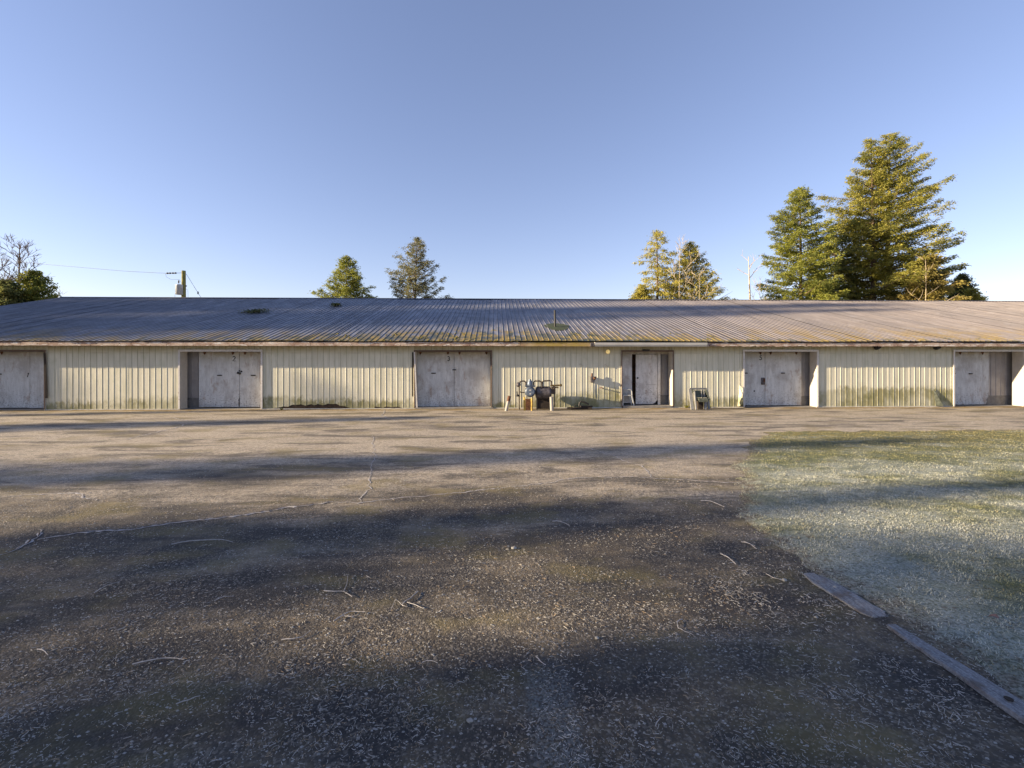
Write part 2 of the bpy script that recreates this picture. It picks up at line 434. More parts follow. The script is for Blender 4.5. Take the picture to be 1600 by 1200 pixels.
def mat_timber():
    k = NT('frosted_timber')
    g = k.noise(14, 6, .7, k.scale(k.pos, (5, .35, 1))); f = k.noise(60, 4, .7); n = k.noise(5, 5, .6)
    c = k.mix(k.mr(g, .35, .6), (.10, .10, .105), (.21, .215, .23))
    c = k.mix(k.mr(f, .45, .65, 0, .6), c, (.33, .34, .36))
    c = k.mix(k.mr(n, .55, .68, 0, .7), c, (.10, .075, .06))
    return k.out(c, .85, 0, k.bump(k.math('ADD', g, k.math('MULTIPLY', f, .4)), .7, .012), .3)
M = dict(
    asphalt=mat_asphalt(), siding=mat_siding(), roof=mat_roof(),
    door=mat_door('stained_plywood'), slab=mat_door('white_door_paint', (.60, .59, .58)),
    white=mat_paint('white_trim', (.62, .60, .58)), reveal=mat_paint('reveal_paint', (.50, .47, .42), (.35, .26, .18), .66),
    brown=mat_paint('brown_trim', (.13, .085, .065), (.04, .03, .025), .58),
    fascia=mat_fascia(), gutter=m_plain('gutter_white', (.50, .50, .48), .4, 0, .08, 3),
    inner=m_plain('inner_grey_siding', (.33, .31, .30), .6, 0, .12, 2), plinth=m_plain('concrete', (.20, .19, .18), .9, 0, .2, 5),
    footing=m_plain('pale_concrete', (.46, .45, .42), .9, 0, .2, 5),
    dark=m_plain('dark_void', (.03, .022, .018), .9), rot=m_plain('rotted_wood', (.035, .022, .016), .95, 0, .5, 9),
    black=m_plain('black_iron', (.025, .024, .024), .55, .2), iron=m_plain('rusty_black_pipe', (.06, .045, .038), .7, .3, .5, 14),
    insul=m_plain('brown_insulation', (.11, .07, .045), .95, 0, .4, 9),
    meter=m_plain('meter_blue_grey', (.075, .095, .13), .45, .2, .15, 10), metl=m_plain('meter_light_grey', (.13, .165, .22), .4, .2, .12, 10),
    tank=m_plain('weathered_tank', (.095, .085, .09), .6, .4, .5, 7), brass=m_plain('tarnished_brass', (.16, .11, .045), .5, .6, .4, 15),
    postw=mat_paint('post_white', (.33, .315, .30), (.17, .10, .07), .60), rust=m_plain('rust', (.12, .055, .03), .9, .1, .5, 16),
    posty=m_plain('post_yellow', (.40, .27, .06), .8, 0, .35, 8),
    grey=m_plain('grey_resin', (.21, .21, .205), .6, 0, .15, 9), greyd=m_plain('dirty_shaded_grey', (.085, .095, .075), .8, 0, .4, 9),
    chair=m_plain('white_resin', (.40, .41, .41), .45, 0, .1, 5),
    frostwood=m_plain('frosted_twig', (.36, .34, .33), .85, 0, .25, 30), fleck=m_plain('frosted_needles', (.42, .40, .37), .8, 0, .35, 6),
    needl=m_plain('tan_needles', (.30, .22, .14), .8, 0, .35, 6),
    timber=mat_timber(), stone=m_plain('pale_stone', (.30, .29, .27), .8, 0, .2, 18),
    leaf=m_plain('dead_leaf', (.22, .13, .105), .8, 0, .2, 20),
    pole=mat_bark('mossy_pole', (.16, .14, .06), (.30, .28, .09)), can=m_plain('transformer_grey', (.46, .48, .50), .4, .1, .1, 3),
    wire=m_plain('wire', (.07, .07, .08), .6),
    bark=mat_bark('bark_brown', (.07, .05, .038), (.17, .12, .085)), pale=mat_bark('bark_pale', (.34, .28, .19), (.55, .46, .33)),
    bareb=mat_bark('bark_bare', (.11, .09, .08), (.24, .19, .15)),
    fol_a=mat_foliage('needles_green', (.13, .155, .04), (.29, .31, .06), (.42, .38, .08)),
    fol_b=mat_foliage('needles_grey_green', (.12, .13, .07), (.24, .235, .11), (.36, .29, .14), .6),
    fol_c=mat_foliage('cedar_gold', (.23, .225, .055), (.46, .42, .09), (.58, .46, .12), .7),
    fol_d=mat_foliage('needles_fir', (.15, .165, .04), (.36, .34, .07), (.48, .40, .10), .45),
    fol_e=mat_foliage('needles_dark', (.08, .10, .04), (.16, .18, .06), (.28, .24, .085), .6),
    fol_r=mat_foliage('twigs_russet', (.18, .15, .05), (.34, .29, .08), (.42, .30, .10), .8),
    lawn=mat_lawn(), blade=mat_blade('frosted_grass', (.075, .090, .025), (.29, .28, .08), (.58, .59, .55), .92),
    dmoss=m_plain('dark_moss', (.035, .048, .024), .95, 0, .5, 12), straw=m_plain('straw_grass', (.33, .28, .16), .8, 0, .3, 6), moss=m_plain('moss_clump', (.15, .125, .03), .95, 0, .5, 20),
)

# ================================================================ SETTING
# ground: one sheet to the horizon, finer near the camera
def grid_ground():
    xs = np.concatenate([[-900, -300, -120], np.linspace(-60, -26, 12), np.arange(-25, 26, .5), np.linspace(27, 60, 12), [120, 300, 900]])
    ys = np.concatenate([[-900, -300, -120], np.linspace(-60, -10, 10), np.arange(-8, D + .4, .35), np.linspace(D + 1, 80, 12), [150, 400, 900]])
    X, Y = np.meshgrid(xs, ys)
    Z = (fbm(X * .25 + 50, Y * .3 + 50, 3) - .47) * .05
    Z *= np.clip((D - .8 - Y) / 3, 0, 1) * np.clip((np.abs(X) < 60), 0, 1)
    nx, ny = len(xs), len(ys)
    V = np.stack([X.ravel(), Y.ravel(), Z.ravel()], 1)
    i = np.arange(nx * ny).reshape(ny, nx)
    Fq = np.stack([i[:-1, :-1].ravel(), i[:-1, 1:].ravel(), i[1:, 1:].ravel(), i[1:, :-1].ravel()], 1)
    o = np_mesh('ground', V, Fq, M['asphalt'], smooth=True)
    tag(o, kind='structure'); return o
grid_ground()
def gz(x, y):
    x = np.asarray(x, float); y = np.asarray(y, float)
    return (fbm(x * .25 + 50, y * .3 + 50, 3) - .47) * .05 * np.clip((D - .8 - y) / 3, 0, 1)

# frosted cracks in the asphalt
def crack(pts_px, wd, seed):
    r = random.Random(seed); pts = [G(*p)[:2] for p in pts_px]
    path = []
    for (x0, y0), (x1, y1) in zip(pts[:-1], pts[1:]):
        L = math.hypot(x1 - x0, y1 - y0); n = max(2, int(L / .05))
        for i in range(n):
            t = i / n; path.append((x0 + (x1 - x0) * t, y0 + (y1 - y0) * t))
    path.append(pts[-1])
    m = MB(); v = []; off = 0
    for i, (x, y) in enumerate(path):
        a_, b_ = path[max(i - 1, 0)], path[min(i + 1, len(path) - 1)]
        dx, dy = b_[0] - a_[0], b_[1] - a_[1]; L = math.hypot(dx, dy) + 1e-9
        nx_, ny_ = -dy / L, dx / L
        off = off * .85 + r.uniform(-.03, .03)
        h = wd * r.uniform(.15, 1.0) * (.3 + .7 * min(1, i / 6, (len(path) - 1 - i) / 6))
        z = float(gz(x, y)) + .006
        v += [(x + nx_ * (off - h), y + ny_ * (off - h), z), (x + nx_ * off, y + ny_ * off, z + h * .12), (x + nx_ * (off + h), y + ny_ * (off + h), z)]
    f = []
    for i in range(len(path) - 1):
        f += [(3 * i, 3 * i + 1, 3 * i + 4, 3 * i + 3), (3 * i + 1, 3 * i + 2, 3 * i + 5, 3 * i + 4)]
    if wd > .03:
        m2 = MB(); v2 = []
        for i in range(len(path)):
            a_, b_, c_ = v[3 * i], v[3 * i + 1], v[3 * i + 2]; h = r.uniform(.10, .45) * (r.random() > .25)
            for q in (-h, h): v2.append((b_[0] + (c_[0] - a_[0]) * q * .5, b_[1] + (c_[1] - a_[1]) * q * .5, b_[2] + .0015))
        m2.add(v2, [(2 * i, 2 * i + 1, 2 * i + 3, 2 * i + 2) for i in range(len(path) - 1)])
        tag(m2.build('crack', M['rot']), kind='structure')
    m.add(v, f); o = m.build('frosted_crack', M['frostwood']); tag(o, kind='structure')
crack([(60, 842), (130, 832), (190, 827), (280, 817), (400, 802), (520, 783)], .045, 1)
crack([(0, 868), (30, 858), (62, 840), (60, 828)], .04, 2)
crack([(584, 680), (578, 695), (586, 712), (578, 735), (572, 765), (560, 785)], .013, 3)
crack([(520, 783), (560, 785), (640, 778), (760, 764), (900, 748), (1010, 748), (1160, 756)], .018, 4)
crack([(0, 778), (60, 773), (120, 770), (150, 782)], .022, 5)
crack([(602, 641), (596, 650), (612, 656), (640, 660)], .03, 6)
crack([(180, 690), (260, 672), (300, 660), (270, 652)], .03, 7)
crack([(880, 690), (960, 712), (1010, 735), (1020, 748)], .018, 8)

# lawn
edge_px = [(1190, 677), (1168, 700), (1152, 725), (1148, 750), (1155, 785), (1172, 820), (1205, 853), (1245, 882), (1262, 895)]
edge = [G(*p)[:2] for p in edge_px]
tA = G(1258, 893); tB = G(1392, 968); tC = G(1386, 974); tE = G(1625, 1130)
ex = G(1600, 1113)
edge += [(tB[0] + .06, tB[1]), (ex[0] + .07, ex[1]), (ex[0] + .12, -1.0), (ex[0] + .16, -6.0)]
farY = G(1300, 674)[1]
poly = edge[::-1] + [(edge[0][0], farY), (60, farY + .9), (60, -6)]
poly_np = np.array(poly)
def inside(x, y):
    c = np.zeros(x.shape, bool); n = len(poly)
    for i in range(n):
        x1, y1 = poly[i]; x2, y2 = poly[(i + 1) % n]
        cond = ((y1 > y) != (y2 > y)) & (x < (x2 - x1) * (y - y1) / ((y2 - y1) if y2 != y1 else 1e-9) + x1)
        c ^= cond
    return c
def edge_dist(x, y):
    d = np.full(x.shape, 1e9); n = len(poly)
    for i in range(n):
        x1, y1 = poly[i]; x2, y2 = poly[(i + 1) % n]
        if max(x1, x2) >= 60 and min(x1, x2) >= 60: continue
        dx, dy = x2 - x1, y2 - y1; L2 = dx * dx + dy * dy + 1e-12
        t = np.clip(((x - x1) * dx + (y - y1) * dy) / L2, 0, 1)
        d = np.minimum(d, np.hypot(x - x1 - t * dx, y - y1 - t * dy))
    return d
def lawn_h(x, y):
    ed = edge_dist(x, y); ins = inside(x, y)
    w_ = (fbm(x * 1.7, y * 1.7, 21) - .47) * .5 * np.clip((y - 3.2) / 1.5, .12, 1) + (fbm(x * 9, y * 9, 22) - .47) * .30 * np.clip((y - 3) / 1.5, .4, 1)
    sd = np.where(ins, ed, -ed) + w_
    return gz(x, y) + np.clip(sd * .09, -.03, .022) + ((fbm(x * 2.2, y * 2.2, 31) - .47) * .03 + (fbm(x * 8, y * 8, 32, 2) - .37) * .03) * (sd > 0), sd
def build_lawn():
    xs = np.concatenate([np.arange(2.2, 16, .09), np.linspace(16.3, 60, 60)]); ys = np.arange(-6, farY + 1.8, .09)
    X, Y = np.meshgrid(xs, ys); Z, sd = lawn_h(X, Y)
    nx, ny = len(xs), len(ys); i = np.arange(nx * ny).reshape(ny, nx)
    Fq = np.stack([i[:-1, :-1].ravel(), i[:-1, 1:].ravel(), i[1:, 1:].ravel(), i[1:, :-1].ravel()], 1)
    keep = (sd.ravel()[Fq] > -.10).all(1)
    Fq = Fq[keep]; used = np.unique(Fq); mp = np.full(nx * ny, -1); mp[used] = np.arange(len(used))
    V = np.stack([X.ravel(), Y.ravel(), Z.ravel()], 1)[used]
    o = np_mesh('lawn', V, mp[Fq], M['lawn'], smooth=True); tag(o, kind='structure')
    at = o.data.attributes.new('inward', 'FLOAT', 'POINT'); at.data.foreach_set('value', sd.ravel()[used].astype(np.float32))
build_lawn()

def blades(name, n, xr, yr, mat, hmin, hmax, wd, near_pow=1.0, seed=1, thr=0.0, lean=1.7):
    r = np.random.default_rng(seed)
    y = yr[0] + (yr[1] - yr[0]) * r.random(n) ** near_pow
    x = xr[0] + (xr[1] - xr[0]) * r.random(n)
    vis = (x < 1.18 * y + 1.5)
    x, y = x[vis], y[vis]
    z, sd = lawn_h(x, y)
    k = (sd > thr) & (r.random(len(x)) < np.clip(.28 + sd * 1.5, .03, 1) * np.clip(fbm(x * 5, y * 5, 44) * 3.2 - .85, .1, 1))
    x, y, z = x[k], y[k], z[k]; n = len(x)
    h = (hmin + (hmax - hmin) * r.random(n)) * (.25 + 1.7 * fbm(x * 6, y * 6, 45)); az = r.random(n) * 2 * pi; le = lean * (.2 + r.random(n))
    dx, dy = np.cos(az), np.sin(az); wx, wy = -dy * wd / 2, dx * wd / 2
    z = z - .004
    p0 = np.stack([x - wx, y - wy, z], 1); p1 = np.stack([x + wx, y + wy, z], 1)
    mx, my, mz = x + dx * h * le * .35, y + dy * h * le * .35, z + h * .62
    p2 = np.stack([mx + wx * .8, my + wy * .8, mz], 1); p3 = np.stack([mx - wx * .8, my - wy * .8, mz], 1)
    tx, ty, tz = x + dx * h * le, y + dy * h * le, z + h * (1 - .35 * le / 1.1)
    p4 = np.stack([tx + wx * .2, ty + wy * .2, tz], 1); p5 = np.stack([tx - wx * .2, ty - wy * .2, tz], 1)
    V = np.stack([p0, p1, p2, p3, p4, p5], 1).reshape(-1, 3)
    b = np.arange(n)[:, None] * 6
    Fq = np.concatenate([b + np.array([0, 1, 2, 3]), b + np.array([3, 2, 4, 5])])
    o = np_mesh(name, V, Fq, mat)
    return o
o = blades('grass', 170000, (2.7, 9), (2.0, 8.0), M['blade'], .008, .026, .005, 1.0, 5, -.25)
tag(o, 'frost covered short grass of the lawn nearest the timber edging', 'grass', kind='stuff')
o = blades('grass', 190000, (3.0, 18), (6.5, 15.5), M['blade'], .009, .026, .007, 1.0, 6, -.6)
tag(o, 'half thawed grass tinted sunlit yellow green on the far part of the lawn', 'grass', kind='stuff')
o = blades('dry_grass', 16000, (2.6, 14), (2.0, 14), M['straw'], .010, .028, .006, 1.1, 8)
tag(o, 'dry straw coloured blades scattered through the frosted lawn', 'grass', kind='stuff')

# frosted needles and broken twigs scattered over the asphalt
def litter(name, n, mat, ymax, lmin, lmax, wd, seed, xr=None, yr=None, pw=1.6, aim=None):
    r = np.random.default_rng(seed)
    if xr is None:
        y = 1.7 + (ymax - 1.7) * r.random(n) ** pw
        x = (r.random(n) * 2 - 1) * (1.16 * y + .3)
    else:
        x = xr[0] + (xr[1] - xr[0]) * r.random(n); y = yr[0] + (yr[1] - yr[0]) * r.random(n)
    dens = .5 * fbm(x * 1.1 + 9, y * 1.3 + 4, 77) + .5 * fbm(x * 5 + 9, y * 5 + 4, 78)
    z, sd = lawn_h(x, y)
    k = (r.random(n) < np.clip(.12 + (dens - .40) * 4.5, .05, 1)) & (sd < .25)
    x, y = x[k], y[k]; n = len(x)
    z = gz(x, y) + .005
    L = lmin + (lmax - lmin) * r.random(n) ** 3; az = r.random(n) * pi * 2
    if aim is not None: az = aim + r.normal(0, .6, n)
    bend = r.normal(0, .7, n); W = wd * (.6 + .8 * r.random(n))
    pts = []
    cx, cy = x.copy(), y.copy(); a_ = az.copy()
    for s_ in range(3):
        nx_, ny_ = -np.sin(a_) * W / 2, np.cos(a_) * W / 2
        if s_ in (0, 2): nx_, ny_ = nx_ * .6, ny_ * .6
        lift = .0 if s_ == 0 else (r.random(n) * .006)
        pts.append((np.stack([cx - nx_, cy - ny_, z + lift], 1), np.stack([cx, cy, z + lift + W * .8], 1), np.stack([cx + nx_, cy + ny_, z + lift], 1)))
        cx = cx + np.cos(a_) * L / 2; cy = cy + np.sin(a_) * L / 2; a_ = a_ + bend
    V = np.stack([q for p in pts for q in p], 1).reshape(-1, 3)
    b = np.arange(n)[:, None] * 9; fs = []
    for s_ in range(2):
        for e_ in range(2):
            q = 3 * s_ + e_; fs.append(b + np.array([q, q + 1, q + 4, q + 3]))
    return np_mesh(name, V, np.concatenate(fs), mat)
o = litter('needle_litter', 75000, M['fleck'], 10, .005, .042, .0025, 3)
tag(o, 'frosted needles and twig scraps strewn over the dark asphalt', 'litter', kind='stuff')
o = litter('needle_litter', 24000, M['needl'], 10, .006, .045, .003, 4)
tag(o, 'tan dead needles strewn among the frosted ones on the asphalt', 'litter', kind='stuff')
o = litter('needle_litter', 4000, M['fleck'], 9, .01, .08, .0028, 9, (2.0, 3.0), (1.6, 4.6))
tag(o, 'frosted straw and needles drifted beside the timber edging', 'litter', kind='stuff')

# pale pebbles set in the surface
def pebbles(n, seed):
    r = np.random.default_rng(seed)
    y = 1.7 + 9 * r.random(n) ** 1.7; x = (r.random(n) * 2 - 1) * (1.16 * y + .3)
    _, sd = lawn_h(x, y); k = sd < .05; x, y = x[k], y[k]; n = len(x); z = gz(x, y)
    s_ = .003 + .007 * r.random(n) ** 3; a0 = r.random(n) * pi
    ring = [np.stack([x + s_ * np.cos(a0 + t) * 1.3, y + s_ * np.sin(a0 + t), z + .001], 1) for t in (0, 1.57, 3.14, 4.71)]
    V = np.stack(ring + [np.stack([x, y, z + s_ * .9], 1)], 1).reshape(-1, 3)
    b = np.arange(n)[:, None] * 5
    Ft = np.concatenate([b + np.array([i, (i + 1) % 4, 4]) for i in range(4)])
    return np_mesh('grit', V, Ft, M['stone'])
tag(pebbles(17000, 15), 'pale grit and frost grains lying on the asphalt', 'grit', kind='stuff')

# ================================================================ BARN
XL, XR = WX(105, D + 11.75), 44.0          # left gable end and (out of frame) right end
SL = .262
EY = D - .58                               # y of the roof edge
EZ = EYE + (560 - 533.5) / F * EY + .02    # roof surface at the edge
RUN = 12.3
RY, RZ = EY + RUN, EZ + RUN * SL
DEPTH = 2 * (RY - D)
barn = empty('storage_barn', (0, D, 0), 'long low cream metal barn with weathered ribbed roof and numbered white sliding doors', 'barn')
def B(o):
    o.parent = barn; o.location = (o.location[0], o.location[1] - D, o.location[2]); return o
def part(mb, name, mat, bevel=0):
    o = mb.bevel(name, mat, None, bevel) if bevel else mb.build(name, mat)
    return B(o)

RIB = .22875
def rib_profile(n, h=.02, base=.055, top=.026, minor=.004):
    """x, height pairs over n ribs"""
    pr = []
    for i in range(n):
        c = (i + .5) * RIB
        pr += [(c - base / 2, 0), (c - top / 2, h), (c + top / 2, h), (c + base / 2, 0)]
        if minor and i < n - 1: pr += [(c + RIB / 2 - .012, 0), (c + RIB / 2, minor), (c + RIB / 2 + .012, 0)]
    return [(0, 0)] + pr + [(n * RIB, 0)]

# openings: (x px left, x px right, top px)
OPEN = dict(d1=(-52, 71, 549), d2=(283, 408.5, 549.5), d3=(649, 767, 549.5), d4=(972, 1050, 549.5), d5=(1162.5, 1275, 549.5), d6=(1490, 1597, 549.5))
OP = {k_: (WX(v[0]), WX(v[1]), onY(v[0] if v[0] > 0 else 71, v[2], D)[2]) for k_, v in OPEN.items()}
EAVE_Z = EZ - .04

# siding sheets: 4 ribs each, cut round the openings
def rot_edge(x):
    """how far the rusted and rotted foot of the siding is eaten away"""
    z = .02
    a0, a1 = WX(424), WX(543)
    if a0 < x < a1:
        t = (x - a0) / (a1 - a0)
        z += .16 * min(1, t * 3.2, (1 - t) * 6) * (.6 + .4 * sin(x * 9) ** 2) + .05 * t
    b0, b1 = WX(585), WX(625)
    if b0 < x < b1: z += .05 + .03 * sin(x * 14)
    return z
def siding_piece(x0, x1, z0, z1, ribs_from, jag=True, dy=0):
    m = MB(); pts = []
    pr = rib_profile(4, .008, .030, .012, .0)
    for (px_, h) in pr:
        x = ribs_from + px_
        if x0 < x < x1: pts.append((x, h))
    def hat(x):
        q = x - ribs_from
        for (a0, h0), (a1, h1) in zip(pr[:-1], pr[1:]):
            if a0 <= q <= a1: return h0 + (h1 - h0) * (q - a0) / max(a1 - a0, 1e-9)
        return 0
    pts = [(x0, hat(x0))] + pts + [(x1, hat(x1))]
    v = []
    for x, h in pts:
        zb = z0 if not jag else max(z0, rot_edge(x) + rnd.uniform(0, .012))
        for z in (zb, z1): v.append((x, D - .012 - h - dy, z))
    n = len(pts); v2 = [(x, y + .004, z) for x, y, z in v]
    f = [(2 * i, 2 * i + 2, 2 * i + 3, 2 * i + 1) for i in range(n - 1)]
    m.add(v + v2, f + [tuple(2 * n + q for q in ff)[::-1] for ff in f] + [(2 * i, 2 * n + 2 * i, 2 * n + 2 * i + 2, 2 * i + 2) for i in range(n - 1)])
    part(m, 'siding_sheet', M['siding'])
SW = 4 * RIB
x = XL; i = 0
while x < XR:
    x1 = min(x + SW, XR); segs = [(x, x1)]
    for o0, o1, oz in OP.values():
        new = []
        for s0, s1 in segs:
            if o1 <= s0 or o0 >= s1: new.append((s0, s1)); continue
            if s0 < o0: new.append((s0, o0))
            if s1 > o1: new.append((o1, s1))
            a0, a1 = max(s0, o0), min(s1, o1)
            if a1 - a0 > .02: siding_piece(a0, a1, oz + .03, EAVE_Z, x, False, .003 * (i % 2))
        segs = new
    for s0, s1 in segs:
        if s1 - s0 > .02: siding_piece(s0, s1, .02, EAVE_Z, x, True, .003 * (i % 2))
    x += SW; i += 1

# wall behind the siding, pale footing, rotted sill seen where the sheets are eaten away
prev = XL
for o0, o1, oz in list(OP.values()) + [(XR, XR + 1, 2)]:
    if o0 - prev > .1:
        part(MB().box(prev + .02, o0 - .02, D, D + .30, -.05, EAVE_Z), 'wall_core', M['rot'])
        part(MB().box(prev + .02, o0 - .03, D - .05, D - .008, -.05, .03), 'footing', M['footing'])
    prev = o1
for o0, o1, oz in OP.values():
    part(MB().box(o0 - .02, o1 + .02, D, D + .72, oz + .035, EAVE_Z), 'lintel', M['brown'])
# gable ends and rear wall
for xx, sgn in ((XL, 1), (XR, -1)):
    m = MB(); y0, y1, ym = D + .01, D + DEPTH, RY; th = .1 * sgn
    ring = [(y0, 0), (y1, 0), (y1, EAVE_Z + .1), (ym, RZ - .12), (y0, EAVE_Z + .1)]
    v = [(xx, y, z) for y, z in ring] + [(xx + th, y, z) for y, z in ring]
    m.add(v, [(0, 1, 2, 3, 4), (9, 8, 7, 6, 5)] + [(i_, (i_ + 1) % 5, 5 + (i_ + 1) % 5, 5 + i_) for i_ in range(5)])
    part(m, 'gable_wall', M['siding'])
part(MB().box(XL + .1, XR - .1, D + DEPTH - .1, D + DEPTH, 0, EAVE_Z), 'rear_wall', M['siding'])

# recess behind each opening: reveals, ceiling, inner siding and plinth
REV = .39
def ribbed_back(x0, x1, y, z0, z1, mat):
    m = MB(); pts = []; x_ = x0
    pts.append((x0, 0))
    while x_ + .2 < x1:
        for q, h in ((.085, 0), (.10, .02), (.125, .02), (.14, 0)):
            if x_ + q < x1: pts.append((x_ + q, h))
        x_ += RIB
    pts.append((x1, 0)); v = []
    for xx, h in pts: v += [(xx, y - h, z0), (xx, y - h, z1)]
    m.add(v, [(2 * i_, 2 * i_ + 2, 2 * i_ + 3, 2 * i_ + 1) for i_ in range(len(pts) - 1)])
    part(m, 'inner_siding', mat)
def recess(key, wide_trim=True, trim_mat=None, inner=True):
    o0, o1, oz = OP[key]; tm = trim_mat or M['white']
    for xx, dx in ((o0, -1), (o1, 1)):
        m = MB(); a0, a1 = sorted((xx, xx + dx * .045)); m.box(a0, a1, D - .055, D + REV, .0, oz + .02); part(m, 'reveal_board', M['reveal'], .006)
    t = .075 if wide_trim else .05
    f = MB().box(o0 - t, o1 + t, D - .075, D - .057, oz, oz + t + .01); part(f, 'head_trim', tm, .004)
    for xx, dx in ((o0, -1), (o1, 1)):
        a0, a1 = sorted((xx + dx * .004, xx + dx * t)); f = MB().box(a0, a1, D - .074, D - .058, .03, oz - .001); part(f, 'jamb_trim', tm, .004)
    if inner:
        zp = .42
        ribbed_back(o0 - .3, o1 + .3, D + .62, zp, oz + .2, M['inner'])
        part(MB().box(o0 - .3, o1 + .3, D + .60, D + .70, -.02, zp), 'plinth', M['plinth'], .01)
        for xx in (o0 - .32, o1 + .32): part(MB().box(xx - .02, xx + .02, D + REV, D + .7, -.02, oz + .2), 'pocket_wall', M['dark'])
        part(MB().box(o0 - .02, o1 + .02, D + .02, D + .62, -.05, .012), 'sill', M['plinth'])
recess('d1', False, M['brown']); recess('d2'); recess('d3', False, M['brown']); recess('d5'); recess('d6')

def strokes(parent, name, polys, x, z, y, h, th, mat):
    """flat brush strokes; polys in a unit box"""
    m = MB()
    for pl in polys:
        pts = [(x + a_ * h * .62, z + b_ * h) for a_, b_ in pl]
        v = []
        for i_, (a_, b_) in enumerate(pts):
            p, q = pts[max(i_ - 1, 0)], pts[min(i_ + 1, len(pts) - 1)]
            dx, dz = q[0] - p[0], q[1] - p[1]; L = math.hypot(dx, dz) + 1e-9
            nx_, nz_ = -dz / L * th / 2, dx / L * th / 2
            v += [(a_ - nx_, y, b_ - nz_), (a_ + nx_, y, b_ + nz_), (a_ - nx_, y + .002, b_ - nz_), (a_ + nx_, y + .002, b_ + nz_)]
        f = []
        for i_ in range(len(pts) - 1):
            q = 4 * i_; f += [(q, q + 4, q + 5, q + 1), (q, q + 2, q + 6, q + 4), (q + 1, q + 5, q + 7, q + 3)]
        m.add(v, f)
    return m.build(name, mat, parent)
def arc(cx, cz, rx, rz, a0, a1, n=8):
    return [(cx + rx * cos(radians(a0 + (a1 - a0) * i_ / n)), cz + rz * sin(radians(a0 + (a1 - a0) * i_ / n))) for i_ in range(n + 1)]
DIG = {
    '1': [[(.1, .0), (.35, .5), (.6, 1.0)], [(.25, .80), (.6, 1.0)]],
    '2': [arc(.48, .72, .38, .27, 170, -20) + [(.05, .02), (.95, .04)]],
    '3': [arc(.45, .75, .36, .25, 150, -80) + arc(.45, .27, .42, .27, 80, -150)],
    '5': [[(.92, .98), (.32, .98), (.22, .58)] + arc(.42, .32, .42, .31, 110, -150)],
}
def slide_door(px0, px1, key, ytop=551, ybot=636.5, dy=.43, name='sliding_door', rollers=(), label=None, notch=None, mat='door'):
    x0, x1 = WX(px0, D + dy), WX(px1, D + dy)
    zt = OP[key][2] - .005; zb = .03 + rnd.uniform(0, .02)
    m = MB(); n = 16; v = []
    pts = [(x0, zb)]
    for i_ in range(1, n): pts.append((x0 + (x1 - x0) * i_ / n, zb + rnd.uniform(0, .012)))
    if notch == 'r':
        pts += [(x1 - .16, zb), (x1 - .10, zb + .12), (x1 - .12, zb + .22), (x1 - .02, zb + .34), (x1 - .05, zb + .46), (x1, zb + .58)]
    elif notch == 'l':
        pts = [(x0, zb + .16), (x0 + .05, zb + .12), (x0 + .02, zb)] + pts[1:] + [(x1, zb)]
    elif notch == 'slit':
        pts += [(x1 - .02, zb), (x1 - .05, zb + .12), (x1 - .015, zb + .20), (x1 - .06, zb + .28), (x1 - .02, zb + .36), (x1, zb + .55)]
    else: pts += [(x1, zb)]
    pts += [(x1, zt), (x0, zt)]
    k = len(pts); y0 = D + dy
    v = [(a_, y0, b_) for a_, b_ in pts] + [(a_, y0 + .035, b_) for a_, b_ in pts]
    m.add(v, [tuple(range(k)), tuple(range(2 * k - 1, k - 1, -1))] + [(i_, i_ + k, (i_ + 1) % k + k, (i_ + 1) % k) for i_ in range(k)])
    d = part(m, name, M[mat])
    if label: d['label'] = label
    y = -D  # door keeps world coordinates inside the barn frame
    for rp in rollers:
        xr = WX(rp, D + dy); r_ = MB()
        r_.add([(xr - .05, y0 - .02, zt), (xr + .05, y0 - .02, zt), (xr + .045, y0 - .02, zt - .05), (xr, y0 - .02, zt - .12), (xr - .045, y0 - .02, zt - .05)] +
               [(xr - .05, y0 - .001, zt), (xr + .05, y0 - .001, zt), (xr + .045, y0 - .001, zt - .05), (xr, y0 - .001, zt - .12), (xr - .045, y0 - .001, zt - .05)],
               [(0, 1, 2, 3, 4)[::-1], (5, 6, 7, 8, 9)] + [(i_, (i_ + 1) % 5, 5 + (i_ + 1) % 5, 5 + i_) for i_ in range(5)])
        r_.build('roller_bracket', M['rust'], d)
    d['y0'] = y0
    return d
def handle(d, px, py, wpx=7):
    y0 = d['y0']; x, _, z = onY(px, py, y0); w_ = wpx / 38 / 2
    m = MB(); m.box(x - w_, x + w_, y0 - .03, y0 - .012, z - .022, z + .022); m.box(x - w_ * .8, x - w_ * .6, y0 - .012, y0 - .001, z - .015, z + .015); m.box(x + w_ * .6, x + w_ * .8, y0 - .012, y0 - .001, z - .015, z + .015)
    m.build('handle', M['black'], d)
def number(d, s_, px, py, hpx):
    y0 = d['y0']; x, _, z = onY(px, py, y0); h = hpx / 38
    o = strokes(d, 'painted_number', DIG[s_], x - h * .31, z - h / 2, y0 - .003, h, .035, M['black'])
    o['label'] = f'painted number {s_}'
# door 1
d = slide_door(-50, 46.5, 'd1', label='white plywood door with a painted number 1', rollers=(3,)); number(d, '1', 44.5, 586, 6.5)
handle(d, 1, 584.5, 4)
d = slide_door(47, 68.5, 'd1', label='narrow plywood strip right of number 1')
